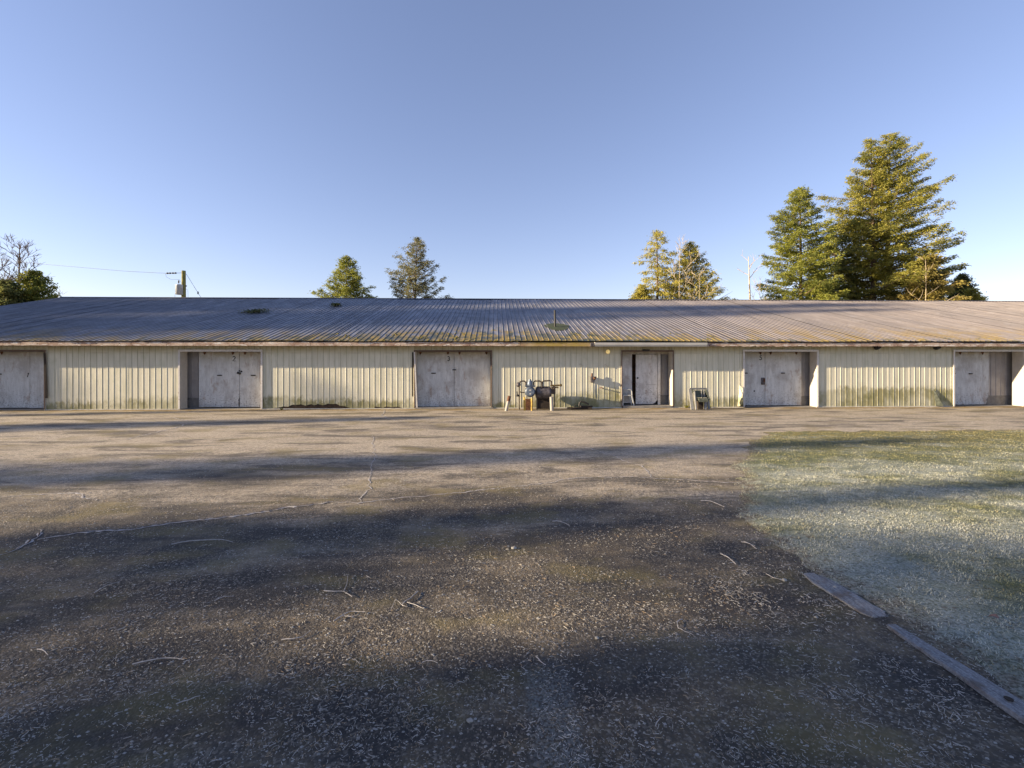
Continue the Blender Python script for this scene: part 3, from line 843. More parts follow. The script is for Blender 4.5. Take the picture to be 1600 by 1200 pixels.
# door 2
d = slide_door(311, 374, 'd2', label='door leaf with a painted number 2 and a torn lower corner', notch='slit', rollers=(320, 364)); number(d, '2', 365.8, 560.5, 7.5)
handle(d, 343.5, 586.5)
m = MB(); y0 = D + .43
for (px_, py_, r_) in ((372, 582.5, .045), (375, 583.5, .05), (377.5, 580.5, .035), (374.5, 579.5, .03)):
    q = onY(px_, py_, y0); m.lathe([(r_ * .6, -.05), (r_, -.03), (r_, -.002)], (q[0], y0, q[2]), 'y', 7)
m.build('padlock_hasp', M['black'], d)
d = slide_door(374.6, 409, 'd2', label='right leaf of door two with a dark handle', rollers=(383,)); handle(d, 396, 586.5)
# door 3
d = slide_door(651, 709.3, 'd3', label='door leaf with a painted number 3', rollers=(657, 700)); number(d, '3', 701, 560.3, 6.5); handle(d, 677.5, 583.2)
d = slide_door(709.9, 766, 'd3', label='right leaf of door three with small rusty stains', rollers=(718, 760)); handle(d, 710, 577.8, 6)
# a loose pale batten leaning in the left jamb of door 3, dark gap behind it
b0 = onY(647.5, 550, D - .085); b1 = onY(651.5, 632, D - .085)
part(MB().beam((b0[0], D - .095, b0[2]), (b1[0], D - .095, .05), .05, .02, (0, 1, 0)), 'loose_batten', M['white'])
b0 = onY(645, 552, D - .05); part(MB().box(b0[0] - .03, b0[0] + .02, D - .05, D - .03, .5, 2.3), 'gap_strip', M['dark'])
part(MB().box(OP['d3'][0] + .02, OP['d3'][1] + .1, D - .12, D + .3, -.01, .05), 'door_track', M['plinth'], .01)
# door 1 dark split jamb
p0 = onY(69.8, 552, D - .08); p1 = onY(72.7, 622, D - .08)
part(MB().beam((p0[0], D - .085, p0[2]), (p1[0], D - .085, p1[2]), .085, .012, (0, 1, 0)), 'split_jamb', M['dark'])
# door 5
d = slide_door(1160, 1195, 'd5', label='door leaf with a painted number 5 and a metal lock box', rollers=(1188,)); number(d, '5', 1188.5, 559, 7); handle(d, 1165.5, 583, 4.5)
q = onY(1192, 595.5, y0); m = MB().box(q[0] - .075, q[0] + .065, y0 - .05, y0 - .001, q[2] - .15, q[2] + .15); lb = m.bevel('lock_box', M['tank'], d, .008)
MB().box(q[0] + .0, q[0] + .06, y0 - .066, y0 - .051, q[2] - .04, q[2] + .10).build('hasp', M['rust'], d)
q = onY(1178.5, 611, y0); MB().lathe([(.035, -.012), (.035, -.002)], (q[0], y0, q[2]), 'y', 7).build('knot_hole', M['black'], d)
d = slide_door(1195.8, 1252, 'd5', label='wide right leaf of door five with worn foot', rollers=(1204, 1244)); handle(d, 1223, 583, 6)
# door 6
d = slide_door(1487, 1545, 'd6', label='white leaf with a crumbling lower right corner', notch='r', rollers=(1500, 1535)); handle(d, 1516, 584, 6)
for px_, py_ in ((1492.5, 576.5), (1492.5, 583.5)):
    q = onY(px_, py_, y0); MB().lathe([(.022, -.01), (.022, -.001)], (q[0], y0, q[2]), 'y', 8).build('bolt_hole', M['black'], d)

# doorway 4: a porch with a white door slab standing ajar
o0, o1, oz = OP['d4']
for xx, dx, mt in ((o0, -1, 'reveal'), (o1, 1, 'reveal')):
    a0, a1 = sorted((xx, xx + dx * .05)); part(MB().box(a0, a1, D - .055, D + .42, 0, oz + .02), 'reveal_board', M[mt], .006)
part(MB().box(o0 - .05, o1 + .055, D - .075, D - .057, oz, oz + .06), 'head_trim', M['brown'], .004)
for a0, a1 in ((o0 - .05, o0 - .005), (o1 + .005, o1 + .055)):
    part(MB().box(a0, a1, D - .074, D - .058, .03, oz - .001), 'jamb_trim', M['brown'], .004)
part(MB().box(WX(1003), WX(1014), D - .11, D - .076, oz + .02, oz + .10), 'door_closer', M['black'], .008)
yb = D + .42
part(MB().box(o0 - .3, WX(987.5, yb), yb, yb + .05, .16, oz - .10), 'side_panel', M['slab'], .005)
part(MB().box(o0 - .3, o1 + .3, yb - .01, yb + .06, oz - .10, oz + .1), 'head_board', M['slab'], .005)
part(MB().box(WX(984, yb + .5), WX(998, yb + .5), yb + .5, yb + .56, 0, oz), 'insulated_wall', M['insul'])
for zz in (.35, .9, 1.5, 2.0):
    part(MB().box(WX(985, yb + .45), WX(996, yb + .45), yb + .42, yb + .50, zz, zz + .09), 'stud', M['rust'])
sx0, sx1 = WX(993.3, yb - .03), WX(1027, yb - .03)
m = MB(); pts = [(sx0, .12), (sx1 - .22, .12), (sx1 - .10, .17), (sx1 - .04, .26), (sx1, .30), (sx1, oz - .11), (sx0, oz - .11)]
k = len(pts); m.add([(a_, yb - .05, b_) for a_, b_ in pts] + [(a_, yb - .012, b_) for a_, b_ in pts], [tuple(range(k)), tuple(range(2 * k - 1, k - 1, -1))] + [(i_, i_ + k, (i_ + 1) % k + k, (i_ + 1) % k) for i_ in range(k)])
d = part(m, 'entry_door', M['slab'])
MB().lathe([(.012, -.03), (.03, -.05), (.036, -.07), (.02, -.085)], (WX(995.5, yb), yb - .02, 1.22), 'y', 10).build('door_knob', M['black'], d)
m = MB(); m.box(sx0 + .42, sx1 - .07, yb - .056, yb - .049, .93, .945); m.box(sx0 + .3, sx1 - .08, yb - .056, yb - .049, .60, .61); m.build('scratch_rail', M['postw'], d)
part(MB().box(WX(1027.5, yb), WX(1031.5, yb), yb - .03, yb + .05, .05, oz - .10), 'door_post', M['slab'], .005)
ribbed_back(WX(1031, yb + .15), o1 + .4, yb + .22, .48, oz + .1, M['inner'])
part(MB().box(WX(1030, yb), o1 + .4, yb + .20, yb + .3, 0, .48), 'plinth', M['plinth'], .01)
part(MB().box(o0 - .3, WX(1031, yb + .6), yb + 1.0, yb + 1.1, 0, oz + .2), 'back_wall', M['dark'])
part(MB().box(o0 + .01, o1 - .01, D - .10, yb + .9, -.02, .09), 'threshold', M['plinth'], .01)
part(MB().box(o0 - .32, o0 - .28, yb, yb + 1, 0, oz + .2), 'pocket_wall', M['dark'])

# roof sheets on the front slope
def roof_sheet_mesh():
    m = MB(); pr = rib_profile(4, .020, .038, .014, .0)
    v = []
    for x_, h in pr:
        for t in (0, .5, 1.0):
            v.append((x_, RUN * t, RUN * t * SL + h))
    for x_, h in pr: v.append((x_, 0, h - .006))
    n = len(pr)
    f = []
    for i_ in range(n - 1):
        for j in range(2): f.append((3 * i_ + j, 3 * i_ + 3 + j, 3 * i_ + 4 + j, 3 * i_ + 1 + j))
        f.append((3 * n + i_, 3 * n + i_ + 1, 3 * i_ + 3, 3 * i_))
    return m.add(v, f).mesh('roof_sheet', M['roof'])
rm = roof_sheet_mesh()
x = XL - .25; i = 0
while x < XR:
    o = bpy.data.objects.new('roof_sheet', rm); C.objects.link(o)
    o.location = (x, EY + rnd.uniform(-.018, .018), EZ + .004 * (i % 2) + .014 * sin(x * .45) + .008 * sin(x * 1.3)); B(o); x += SW; i += 1
m = MB(); yr = RY + RUN
m.add([(XL - .25, RY, RZ), (XR, RY, RZ), (XR, yr, EZ), (XL - .25, yr, EZ)], [(0, 1, 2, 3)])
m.add([(XL - .2, EY + .1, EZ + .1 * SL - .06), (XR, EY + .1, EZ + .1 * SL - .06), (XR, RY, RZ - .06), (XL - .2, RY, RZ - .06)], [(3, 2, 1, 0)])
part(m, 'rear_roof', M['roof'])
x = XL - .28
while x < XR:
    x1 = min(x + 3.0, XR)
    m = MB(); v = []
    for xx in (x, x1 + .04):
        for yy, zz in ((RY - .24, RZ - .24 * SL + .032), (RY - .03, RZ + .035), (RY + .03, RZ + .035), (RY + .24, RZ - .24 * SL + .032)):
            v.append((xx, yy, zz))
    m.add(v, [(0, 4, 5, 1), (1, 5, 6, 2), (2, 6, 7, 3)])
    m.add([(p[0], p[1], p[2] - .012) for p in v], [(1, 5, 4, 0)])
    part(m, 'ridge_cap', M['tank']); x += 3.0
# fascia boards with gnawed lower edges
FZ0 = EYE + (560 - 540.5) / F * (EY + .06); FZ1 = EZ - .045
cuts = [XL - .2, WX(-120), WX(95), WX(275), WX(493), WX(640), WX(812), WX(929, EY)]
cuts2 = [WX(1104, EY), WX(1283, EY), WX(1450), WX(1600), WX(1800), XR]
def fascia(x0, x1, dz=0, gn=.012, name='fascia_board', y=EY + .05):
    n = max(6, int((x1 - x0) / .07)); v = []
    for i_ in range(n + 1):
        xx = x0 + .006 + (x1 - x0 - .012) * i_ / n
        zb = FZ0 + dz + rnd.uniform(-gn, gn * .6); zt = FZ1 - rnd.uniform(0, gn)
        for yy, zz in ((y, zb), (y, zt), (y + .04, zt), (y + .04, zb)): v.append((xx, yy, zz))
    f = []
    for i_ in range(n):
        q = 4 * i_
        for a_ in range(4): f.append((q + a_, q + 4 + a_, q + 4 + (a_ + 1) % 4, q + (a_ + 1) % 4)[::-1])
    f += [(0, 1, 2, 3), (4 * n + 3, 4 * n + 2, 4 * n + 1, 4 * n)]
    return part(MB().add(v, f), name, M['fascia'])
for a_, b_ in zip(cuts[:-1], cuts[1:]): fascia(a_, b_, rnd.uniform(-.012, .012), .008)
for j, (a_, b_) in enumerate(zip(cuts2[:-1], cuts2[1:])): fascia(a_, b_, 0, .028 if j < 1 else .012)
# length of white gutter
g0, g1 = WX(929, EY), WX(1104, EY)
m = MB(); v = []
for xx in (g0, g1):
    for yy, zz in ((EY + .05, FZ1), (EY + .05, FZ0 - .01), (EY - .03, FZ0 - .02), (EY - .07, FZ0 + .05), (EY - .085, FZ1 - .03), (EY - .10, FZ1 - .005), (EY - .085, FZ1 - .005)):
        v.append((xx, yy, zz))
m.add(v, [(i_, i_ + 1, i_ + 8, i_ + 7)[::-1] for i_ in range(6)] + [tuple(range(7)), tuple(range(13, 6, -1))])
gt = part(m, 'gutter', M['gutter'])
fascia(g0, g1, 0, .004)
q = WX(926, EY); m = MB().box(q - .10, q + .08, EY - .06, EY + .04, FZ0 - .02, FZ1 - .03)
part(m, 'gutter_outlet', M['tank'], .02)
# soffit
part(MB().box(XL, XR, EY + .10, D - .03, FZ0 + .03, FZ0 + .05), 'soffit', M['brown'])

# vent pipe through the roof with mossy flashing
def roof_pt(px, py, lift=0):
    """point of the roof plane seen at a pixel"""
    u = (px - 800) / F; v_ = (560 - py) / F; dx, dy, dz = SY + u * CY, CY - u * SY, v_
    t = (EZ - EYE - EY * SL) / (dz - dy * SL)
    return (dx * t, dy * t, EYE + dz * t + lift)
q = roof_pt(867.5, 512)
vent = part(MB().tube([(q[0], q[1], q[2] - .1), (q[0] - .02, q[1], q[2] + .80)], .045, 10), 'vent_pipe', M['black'])
m = MB(); n = 14; v = [(q[0], q[1], q[2] + .05)]
for i_ in range(n):
    a_ = 2 * pi * i_ / n; rx = .55 * (1 + .2 * sin(3 * a_)); ry = .95
    xx, yy = rx * cos(a_), ry * sin(a_) * (.8 if sin(a_) < 0 else 1); v.append((q[0] + xx + .1, q[1] + yy, q[2] + yy * SL + .034))
m.add(v, [(0, 1 + i_, 1 + (i_ + 1) % n) for i_ in range(n)]); fl = m.build('pipe_flashing', M['dmoss'], vent)
# small lights under the eave and a glowing wall lamp
for px_ in (1370, 1463.5):
    p = onY(px_, 543.5, D - .2); m = MB().tube([(p[0], D - .03, p[2] + .07), (p[0], D - .14, p[2] + .06)], .03, 8)
    o = part(m, 'floodlight', M['black'])
    MB().lathe([(.05, -.12), (.085, -.02), (.09, .05), (.07, .08)], (p[0], D - .2, p[2]), 'y', 12).build('lamp_head', M['black'], o)
    MB().lathe([(.05, -.06), (.07, 0)], (p[0] + .13, D - .17, p[2] + .03), 'y', 10).build('lamp_head', M['black'], o)
p = onY(949.5, 549.5, D - .1)
k = NT('lamp_glass'); k.out((.85, .70, .35), .3); k.b.inputs['Emission Color'].default_value = (1, .72, .25, 1); k.b.inputs['Emission Strength'].default_value = .12
o = part(MB().lathe([(.07, -.06), (.075, -.035), (.05, 0)], (p[0], D - .04, p[2]), 'y', 12), 'wall_lamp', M['brown'])
MB().lathe([(.03, -.09), (.07, -.075), (.088, -.02), (.085, .02), (.05, .055)], (p[0], D - .13, p[2]), 'y', 14).build('glass_globe', k.m, o)
# rubbed marks: two small hooks on the wall, notch marks
for px_, py_ in ((908, 570.5), (947.5, 571.5)):
    p = onY(px_, py_, D - .05); part(MB().tube([(p[0] - .08, D - .04, p[2] + .03), (p[0] - .03, D - .08, p[2] + .05), (p[0] + .03, D - .08, p[2] - .02), (p[0] + .08, D - .05, p[2] - .03)], .009, 6), 'wall_hook', M['postw'])
# crumpled siding corner left of door 5 and a bent flap left of door 6
def flap(pts, name, mat, th=.006):
    n = len(pts); v = [tuple(p) for p in pts] + [(p[0], p[1] + th, p[2]) for p in pts]
    part(MB().add(v, [tuple(range(n)), tuple(range(2 * n - 1, n - 1, -1))] + [(i_, i_ + n, (i_ + 1) % n + n, (i_ + 1) % n) for i_ in range(n)]), name, mat)
xx = WX(1157)
flap([(xx - .10, D - .07, .95), (xx + .04, D - .12, .80), (xx + .10, D - .05, .02), (xx + .02, D - .18, .05), (xx - .02, D - .10, .45)], 'bent_flap', M['siding'])
flap([(xx - .06, D - .06, .90), (xx + .0, D - .16, .55), (xx - .03, D - .20, .12), (xx - .15, D - .04, .05)], 'bent_flap', M['siding'])
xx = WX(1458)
flap([(xx - .02, D - .04, .78), (xx + .04, D - .05, .68), (xx + .30, D - .16, .03), (xx + .06, D - .06, .03)], 'torn_flap', M['greyd'])  # dark grey puts the wedge's shadow into its colour
# electrical outlet box on the wall with a rusty spout
p = onY(925, 592, D)
bx = part(MB().box(p[0] - .085, p[0] + .055, D - .19, D - .03, p[2] - .15, p[2] + .10), 'outlet_box', M['tank'], .02)
MB().tube([(p[0] - .03, D - .12, p[2] + .09), (p[0] - .03, D - .13, p[2] + .24)], [.03, .022], 8).build('spout', M['rust'], bx)
MB().tube([(p[0] + .03, D - .22, p[2] + .03), (p[0] + .10, D - .17, p[2] + .07), (p[0] + .08, D - .10, p[2] - .03)], [.05, .045, .03], 8).build('valve', M['rust'], bx)
MB().tube([(p[0] - .06, D - .05, p[2] - .15), (p[0] - .09, D - .05, p[2] - .4), (p[0] - .03, D - .05, p[2] - .75)], .009, 6).build('cable', M['postw'], bx)
p = onY(939, 606, D); part(MB().tube([(p[0] - .06, D - .04, p[2]), (p[0], D - .14, p[2] + .02), (p[0] + .07, D - .12, p[2] - .02)], .02, 7), 'wall_tap', M['rust'])

# moss cushions along the roof edge
def moss_clumps():
    r = np.random.default_rng(5); n = 500
    x = WX(430) + (WX(1120) - WX(430)) * r.random(n); y = EY + .05 + 1.5 * r.random(n) ** 2.2
    k = r.random(n) < np.clip(1.6 - np.abs(x - WX(850)) / 7, .15, 1) * (fbm(x * 1.5, y * 2, 9) > .42)
    x, y = x[k], y[k]; n = len(x); z = EZ + (y - EY) * SL
    s_ = .02 + .035 * r.random(n); V = []; seg = 6
    for t in range(seg):
        a_ = 2 * pi * t / seg; V.append(np.stack([x + s_ * cos(a_), y + s_ * 1.5 * sin(a_), z + s_ * 1.5 * sin(a_) * SL + .004], 1))
    V.append(np.stack([x, y, z + .012 + s_ * .7], 1)); V = np.stack(V, 1).reshape(-1, 3)
    b = np.arange(n)[:, None] * (seg + 1)
    o = np_mesh('moss', V, np.concatenate([b + np.array([t, (t + 1) % seg, seg]) for t in range(seg)]), M['moss'], smooth=True)
    B(o); o['kind'] = 'stuff'
moss_clumps()

# ================================================================ THINGS AT THE WALL
def mk(name, loc, label, cat, group=None): return empty(name, loc, label, cat, group)
def loc(mb, name, mat, root, bev=0, smooth=None):
    """mesh given in world coordinates, parented to a root that is only translated"""
    L_ = root.location; mb.v = [(a_ - L_[0], b_ - L_[1], c_ - L_[2]) for a_, b_, c_ in mb.v]
    return mb.bevel(name, mat, root, bev) if bev else mb.build(name, mat, root)
def W(px, py, dy): q = onY(px, py, D - dy); return (q[0], D - dy, q[2])

# gas meter set
g = mk('gas_meter', (WX(828), D - .55, 0), 'blue grey round gas meter hung on looping black pipes against the cream wall', 'gas meter')
yy = .55
c = W(828, 612, yy)
loc(MB().lathe([(.10, -.16), (.19, -.14), (.215, -.08), (.215, .06), (.19, .12), (.1, .14)], c, 'y', 20), 'meter_body', M['meter'], g)
fc = MB().lathe([(.15, -.012), (.15, .0)], (c[0], c[1] - .162, c[2]), 'y', 20); face = loc(fc, 'meter_face', M['metl'], g)
for dz, w_ in ((.07, .04), (-.07, .035)):
    MB().box(c[0] - w_ - g.location[0], c[0] + w_ - g.location[0], c[1] - .185 - g.location[1], c[1] - .176 - g.location[1], c[2] + dz - .025, c[2] + dz + .025).build('dial_plate', M['gutter'], face)
loc(MB().box(c[0] - .2, c[0] + .2, c[1] - .1, c[1] + .08, c[2] + .19, c[2] + .26), 'meter_top', M['meter'], g, .02)
loc(MB().lathe([(.10, .25), (.11, .33), (.085, .40), (.05, .47), (.0501, .5)], c, 'z', 14), 'regulator_cap', M['metl'], g)
def pipe(pts, r_=.028, name='pipe', mat='iron'): loc(MB().tube([W(a_, b_, yy) for a_, b_ in pts], r_, 8), name, M[mat], g)
pipe([(811.5, 641), (811.5, 600), (812.5, 596.5), (815, 595.5), (819, 595.5), (821.3, 597), (822, 602)])
pipe([(834, 603), (834, 597), (836, 595.3), (843, 595.3), (846, 597), (846.5, 602)])
pipe([(846.5, 605), (847.5, 597), (849, 595.3), (859, 594.7), (861.5, 596), (862, 603)])
pipe([(811.5, 612), (816, 613.5), (820, 613)], .02)
pipe([(865, 603), (865.5, 612), (866, 636)], .022)
v_ = W(810, 601, yy)
loc(MB().lathe([(.03, -.08), (.085, -.06), (.10, 0), (.085, .06), (.03, .08)], v_, 'x', 14), 'regulator', M['tank'], g)
v_ = W(808.5, 618, yy); m = MB().lathe([(.05, -.04), (.06, 0), (.05, .04)], v_, 'z', 10); m.tube([v_, (v_[0] - .02, v_[1], v_[2] + .16)], .02, 6); loc(m, 'shutoff_valve', M['black'], g)
v_ = W(847, 604.5, yy); m = MB().lathe([(.03, -.05), (.055, -.02), (.055, .03), (.03, .05)], v_, 'x', 8); m.lathe([(.03, -.1), (.04, 0)], v_, 'z', 8); loc(m, 'pipe_union', M['iron'], g)
m = MB(); m.tube([W(860, 602.5, yy), W(875, 602, yy)], .035, 8); m.lathe([(.04, -.05), (.055, 0), (.04, .05)], W(876, 602, yy), 'x', 8); m.tube([W(866, 605, yy), W(873, 605.5, yy)], .028, 8); m.lathe([(.03, -.06), (.05, 0), (.03, .06)], W(865, 607, yy), 'z', 8); loc(m, 'brass_valve', M['brass'], g)
m = MB(); m.box(*(W(861, 612, yy)[0], W(868, 612, yy)[0]), D - yy - .04, D - yy + .04, W(0, 618, yy)[2], W(0, 606, yy)[2]); loc(m, 'valve_block', M['iron'], g, .02)
# tank beside it
t_ = mk('metal_tank', (WX(849), D - .42, 0), 'weathered grey horizontal tank on short legs right of the gas meter', 'tank')
a_, b_ = W(836, 613.5, .42), W(862, 613.5, .42)
prof = [(.06, 0), (.20, .03), (.25, .08)] + [(.25 + (.006 if i_ % 2 else 0), .08 + (b_[0] - a_[0] - .16) * i_ / 12) for i_ in range(1, 12)] + [(.25, b_[0] - a_[0] - .08), (.20, b_[0] - a_[0] - .03), (.06, b_[0] - a_[0])]
loc(MB().lathe(prof, (a_[0], D - .42, a_[2]), 'x', 20), 'tank_shell', M['tank'], t_)
for px_ in (839, 859):
    for yo in (.30, .55):
        q = W(px_, 620, yo); loc(MB().beam((q[0], D - yo, 0), (q[0], D - yo, q[2] + .02), .05, .05, (0, 1, 0)), 'leg', M['black'], t_)
q0, q1 = W(838, 0, .40)[0], W(860, 0, .40)[0]; loc(MB().box(q0, q1, D - .44, D - .40, .02, .42), 'underside_shade', M['dark'], t_)  # dark sheet added as the shade under the tank
# posts
def post(px0, py0, px1, py1, dy, r_, mat, top, label, n=10):
    p0 = G(px0, py0); yb_ = p0[1]; q = onY(px1, py1, yb_)
    root = mk('guard_post', (p0[0], p0[1], 0), label, 'post', 'guard posts round the gas meter')
    P0 = np.array((p0[0], p0[1], -.05)); P1 = np.array((q[0], yb_ - .03, q[2])); Pm = P0 + (P1 - P0) * (1 - top)
    loc(MB().tube([P0, (P0 + Pm) / 2, Pm], r_, n), 'post_shaft', M[mat], root)
    if top: loc(MB().tube([Pm, P1, P1 + (P1 - Pm) * .04], [r_ * 1.12, r_ * 1.15, r_ * .8], n), 'post_cap', M['rust'], root)
post(790.5, 642, 796, 619, 0, .058, 'postw', .30, 'white steel guard post leaning right with a broken rusty top')
post(862.5, 641.5, 861.5, 620, 0, .072, 'postw', .0, 'upright flaking white guard post in front of the grey tank')
post(820, 641.5, 819.5, 620, 0, .04, 'posty', 0, 'mossy yellow wooden post below the left side of the gas meter')
post(831, 641.5, 831, 622, 0, .04, 'posty', 0, 'yellow wooden post between the gas meter and the tank')
q = G(825.5, 641); o = MB().box(q[0] - .10, q[0] + .10, q[1] + .02, q[1] + .05, -.02, .45).bevel('rusty_plate', M['rust'], None, .004)
tag(o, 'rusty brown plate standing between the two yellow posts', 'plate')
# black pipe and lumber at the wall foot
r_ = mk('scrap_pipe', (WX(912), D - .5, 0), 'bent black pipe lying on dark boards at the foot of the mossy wall', 'scrap')
def gp(px, py, z, yo=.5): q = onY(px, py, D - yo); return (q[0], D - yo, z)
loc(MB().tube([gp(905, 0, .12), gp(905.5, 0, .26), gp(908, 0, .33), gp(913, 0, .29), gp(920, 0, .20)], .035, 8), 'bent_pipe', M['black'], r_)
loc(MB().tube([gp(896, 0, .07, .55), gp(899, 0, .17, .52), gp(903, 0, .17, .5), gp(904, 0, .06, .5)], .012, 6), 'wire_loop', M['iron'], r_)
m = MB(); m.beam((WX(884), D - .42, .05), (WX(921), D - .50, .05), .12, .06); m.beam((WX(889), D - .62, .04), (WX(916), D - .5, .09), .08, .05); m.beam((WX(903), D - .55, .13), (WX(922), D - .42, .11), .09, .05)
loc(m, 'dark_board', M['dark'], r_)

# white plastic chair inside doorway 4
ch = mk('plastic_chair', (WX(976), D + .12, .09), 'white plastic armchair at the left inside the open doorway', 'chair')
X0 = WX(964, D); z0 = .09; Y0 = D - .08
def cl(mb, name): return loc(mb, name, M['chair'], ch, .006)
X0 = OP['d4'][0] + .02; X1 = X0 + .40; Ya, Yb = D - .02, D + .34
for y_ in (Ya, Yb):
    cl(MB().beam((X1 + .07, y_, z0), (X1 - .02, y_, z0 + .42), .03, .05, (1, 0, 0)), 'leg')
    cl(MB().beam((X0 - .0, y_, z0), (X0 + .03, y_, z0 + .42), .03, .05, (1, 0, 0)), 'leg')
    cl(MB().tube([(X0 + .01, y_, z0 + .70), (X0 + .2, y_, z0 + .68), (X1 - .06, y_, z0 + .66), (X1 - .02, y_, z0 + .61), (X1 - .01, y_, z0 + .44)], .02, 8), 'armrest')
cl(MB().box(X0, X1, Ya - .015, Yb + .015, z0 + .41, z0 + .45), 'seat')
m = MB()
for i_ in range(4): m.box(X0 - .01, X0 + .01, Ya + .02 + i_ * .09, Ya + .07 + i_ * .09, z0 + .45, z0 + .80)
m.box(X0 - .015, X0 + .015, Ya, Yb, z0 + .78, z0 + .85); cl(m, 'backrest')

# broken grey resin chair against the wall
bc = mk('broken_chair', (WX(1091), D - .7, 0), 'broken dirty grey garden chair leaning against the sunlit wall', 'chair')
def w2(px, py, yo): return W(px, py, yo)
def bl(mb, name, mt='grey', bev=.006): return loc(mb, name, M[mt], bc, bev)
bl(MB().beam(w2(1078, 608, .50), (w2(1082, 0, .82)[0], D - .82, .0), .13, .05, (0, -1, .2)), 'leg', 'grey')
bl(MB().beam(w2(1085, 612, .60), (w2(1087.5, 0, .85)[0], D - .85, .0), .05, .09, (0, -1, .2)), 'leg', 'grey')
bl(MB().beam(w2(1105, 612, .45), (w2(1108, 0, .62)[0], D - .62, .0), .09, .05, (0, -1, .2)), 'leg', 'grey')
bl(MB().beam(w2(1102.5, 622, .55), (w2(1102, 0, .78)[0], D - .78, .0), .08, .05, (0, -1, .2)), 'leg', 'grey')
bl(MB().beam(w2(1077, 607.6, .48), w2(1104, 607.2, .42), .05, .07), 'top_rail', 'grey')
m = MB()
a0, a1, b0, b1 = w2(1085, 610, .47), w2(1103, 610, .43), w2(1088, 621, .55), w2(1104, 621, .50)
m.hexa([a0, a1, b1, b0, (a0[0], a0[1] + .02, a0[2]), (a1[0], a1[1] + .02, a1[2]), (b1[0], b1[1] + .02, b1[2]), (b0[0], b0[1] + .02, b0[2])])
bl(m, 'backrest', 'greyd', 0)
for pa, pb in (((1096, 610), (1096.5, 621)), ((1100, 610), (1100.5, 620))):
    bl(MB().beam(w2(*pa, .50), w2(*pb, .58), .035, .02, (0, 1, 0)), 'slat', 'grey')
bl(MB().beam(w2(1081, 608.5, .52), w2(1090, 626.5, .66), .07, .05, (0, -1, 0)), 'armrest', 'greyd')
bl(MB().beam(w2(1103, 609, .48), w2(1108, 625, .6), .08, .05, (0, -1, 0)), 'armrest', 'greyd')
m = MB(); sa, sb = w2(1091, 623, .75), w2(1105, 623, .72)
m.box(sa[0], sb[0], D - .80, D - .50, sa[2] - .06, sa[2] + .01); m.box(sa[0], sb[0], D - .82, D - .80, sa[2] - .13, sa[2] - .02); bl(m, 'seat', 'greyd', .01)
m = MB().box(w2(1091, 0, .6)[0], w2(1099, 0, .6)[0], D - .60, D - .42, .0, .34); bl(m, 'dark_panel', 'dark', 0)  # dark panel below the seat
m = MB().box(w2(1099.5, 0, .6)[0], w2(1104, 0, .6)[0], D - .66, D - .60, .0, .30); bl(m, 'foot_panel', 'grey', .004)

# weeds at the wall foot
def weed(px, py, s_, label, seed):
    q = G(px, py); r = np.random.default_rng(seed); n = 60; az = r.random(n) * 2 * pi; le = .3 + r.random(n); h = s_ * (.5 + r.random(n))
    x, y = r.normal(0, s_ * .3, n), r.normal(0, s_ * .3, n); wd = s_ * .12
    dx, dy = np.cos(az), np.sin(az); wx, wy = -dy * wd, dx * wd
    V = np.stack([np.stack([x, y, np.zeros(n)], 1), np.stack([x + dx * h * le * .5 + wx, y + dy * h * le * .5 + wy, h * .7], 1), np.stack([x + dx * h * le, y + dy * h * le, h * .8], 1), np.stack([x + dx * h * le * .5 - wx, y + dy * h * le * .5 - wy, h * .7], 1)], 1).reshape(-1, 3)
    o = np_mesh('weed', V, np.arange(n)[:, None] * 4 + np.array([0, 1, 2, 3]), M['fol_d']); o.location = (q[0], q[1], 0)
    tag(o, label, 'weed')
weed(1073, 637.5, .10, 'small green weed at the wall foot left of the broken chair', 1)
weed(1108, 637.5, .09, 'small weed growing by the right foot of the broken chair', 2)
weed(440, 640.5, .06, 'tiny weed under the rotted siding between doors two and three', 3)

# ================================================================ THINGS ON THE YARD
def twig(pxs, r0, label, forks=()):
    pts = [G(*p) for p in pxs]; base = pts[0]
    r0 = r0 * .75
    m = MB(); pp = [(p[0] - base[0], p[1] - base[1], float(gz(p[0], p[1])) + .012 + .006 * (i_ % 2)) for i_, p in enumerate(pts)]
    # smooth the path a little
    qq = [pp[0]]
    for a_, b_ in zip(pp[:-1], pp[1:]):
        qq.append(tuple((np.array(a_) + np.array(b_)) / 2 + np.array((rnd.uniform(-1, 1) * r0, rnd.uniform(-1, 1) * r0, .003)))); qq.append(b_)
    m.tube(qq, list(np.linspace(r0, r0 * .55, len(qq))), 6)
    for fk in forks:
        ff = [G(*p) for p in fk]; m.tube([(p[0] - base[0], p[1] - base[1], float(gz(p[0], p[1])) + .012 + .004 * i_) for i_, p in enumerate(ff)], list(np.linspace(r0 * .8, r0 * .4, len(ff))), 6)
    o = m.build('twig', M['frostwood']); o.location = (base[0], base[1], 0)
    tag(o, label, 'twig', 'frosted twigs lying on the asphalt')
twig([(207, 1039), (235, 1034), (262, 1029), (288, 1033)], .006, 'long slightly curved frosted twig at the lower left of the asphalt')
twig([(506, 924), (522, 926), (537, 925), (550, 934)], .006, 'three pronged frosted twig with one arm pointing up', [[(537, 925), (542, 914), (544, 899)]])
twig([(653, 925), (641, 937), (632, 941), (629, 948), (637, 949)], .006, 'hooked frosted twig forking right beside the three pronged one', [[(636, 942), (648, 946), (661, 953)]])
twig([(521, 971), (535, 963), (548, 956), (570, 958)], .006, 'forked frosted twig below the three pronged one', [[(535, 963), (548, 965), (556, 964)]])
twig([(440, 1000), (458, 1000), (472, 996), (485, 987)], .005, 'thin bowed twig left of the forked twig')
twig([(533, 1007), (540, 996)], .004, 'short straight twig standing at a steep angle below the forked twig')
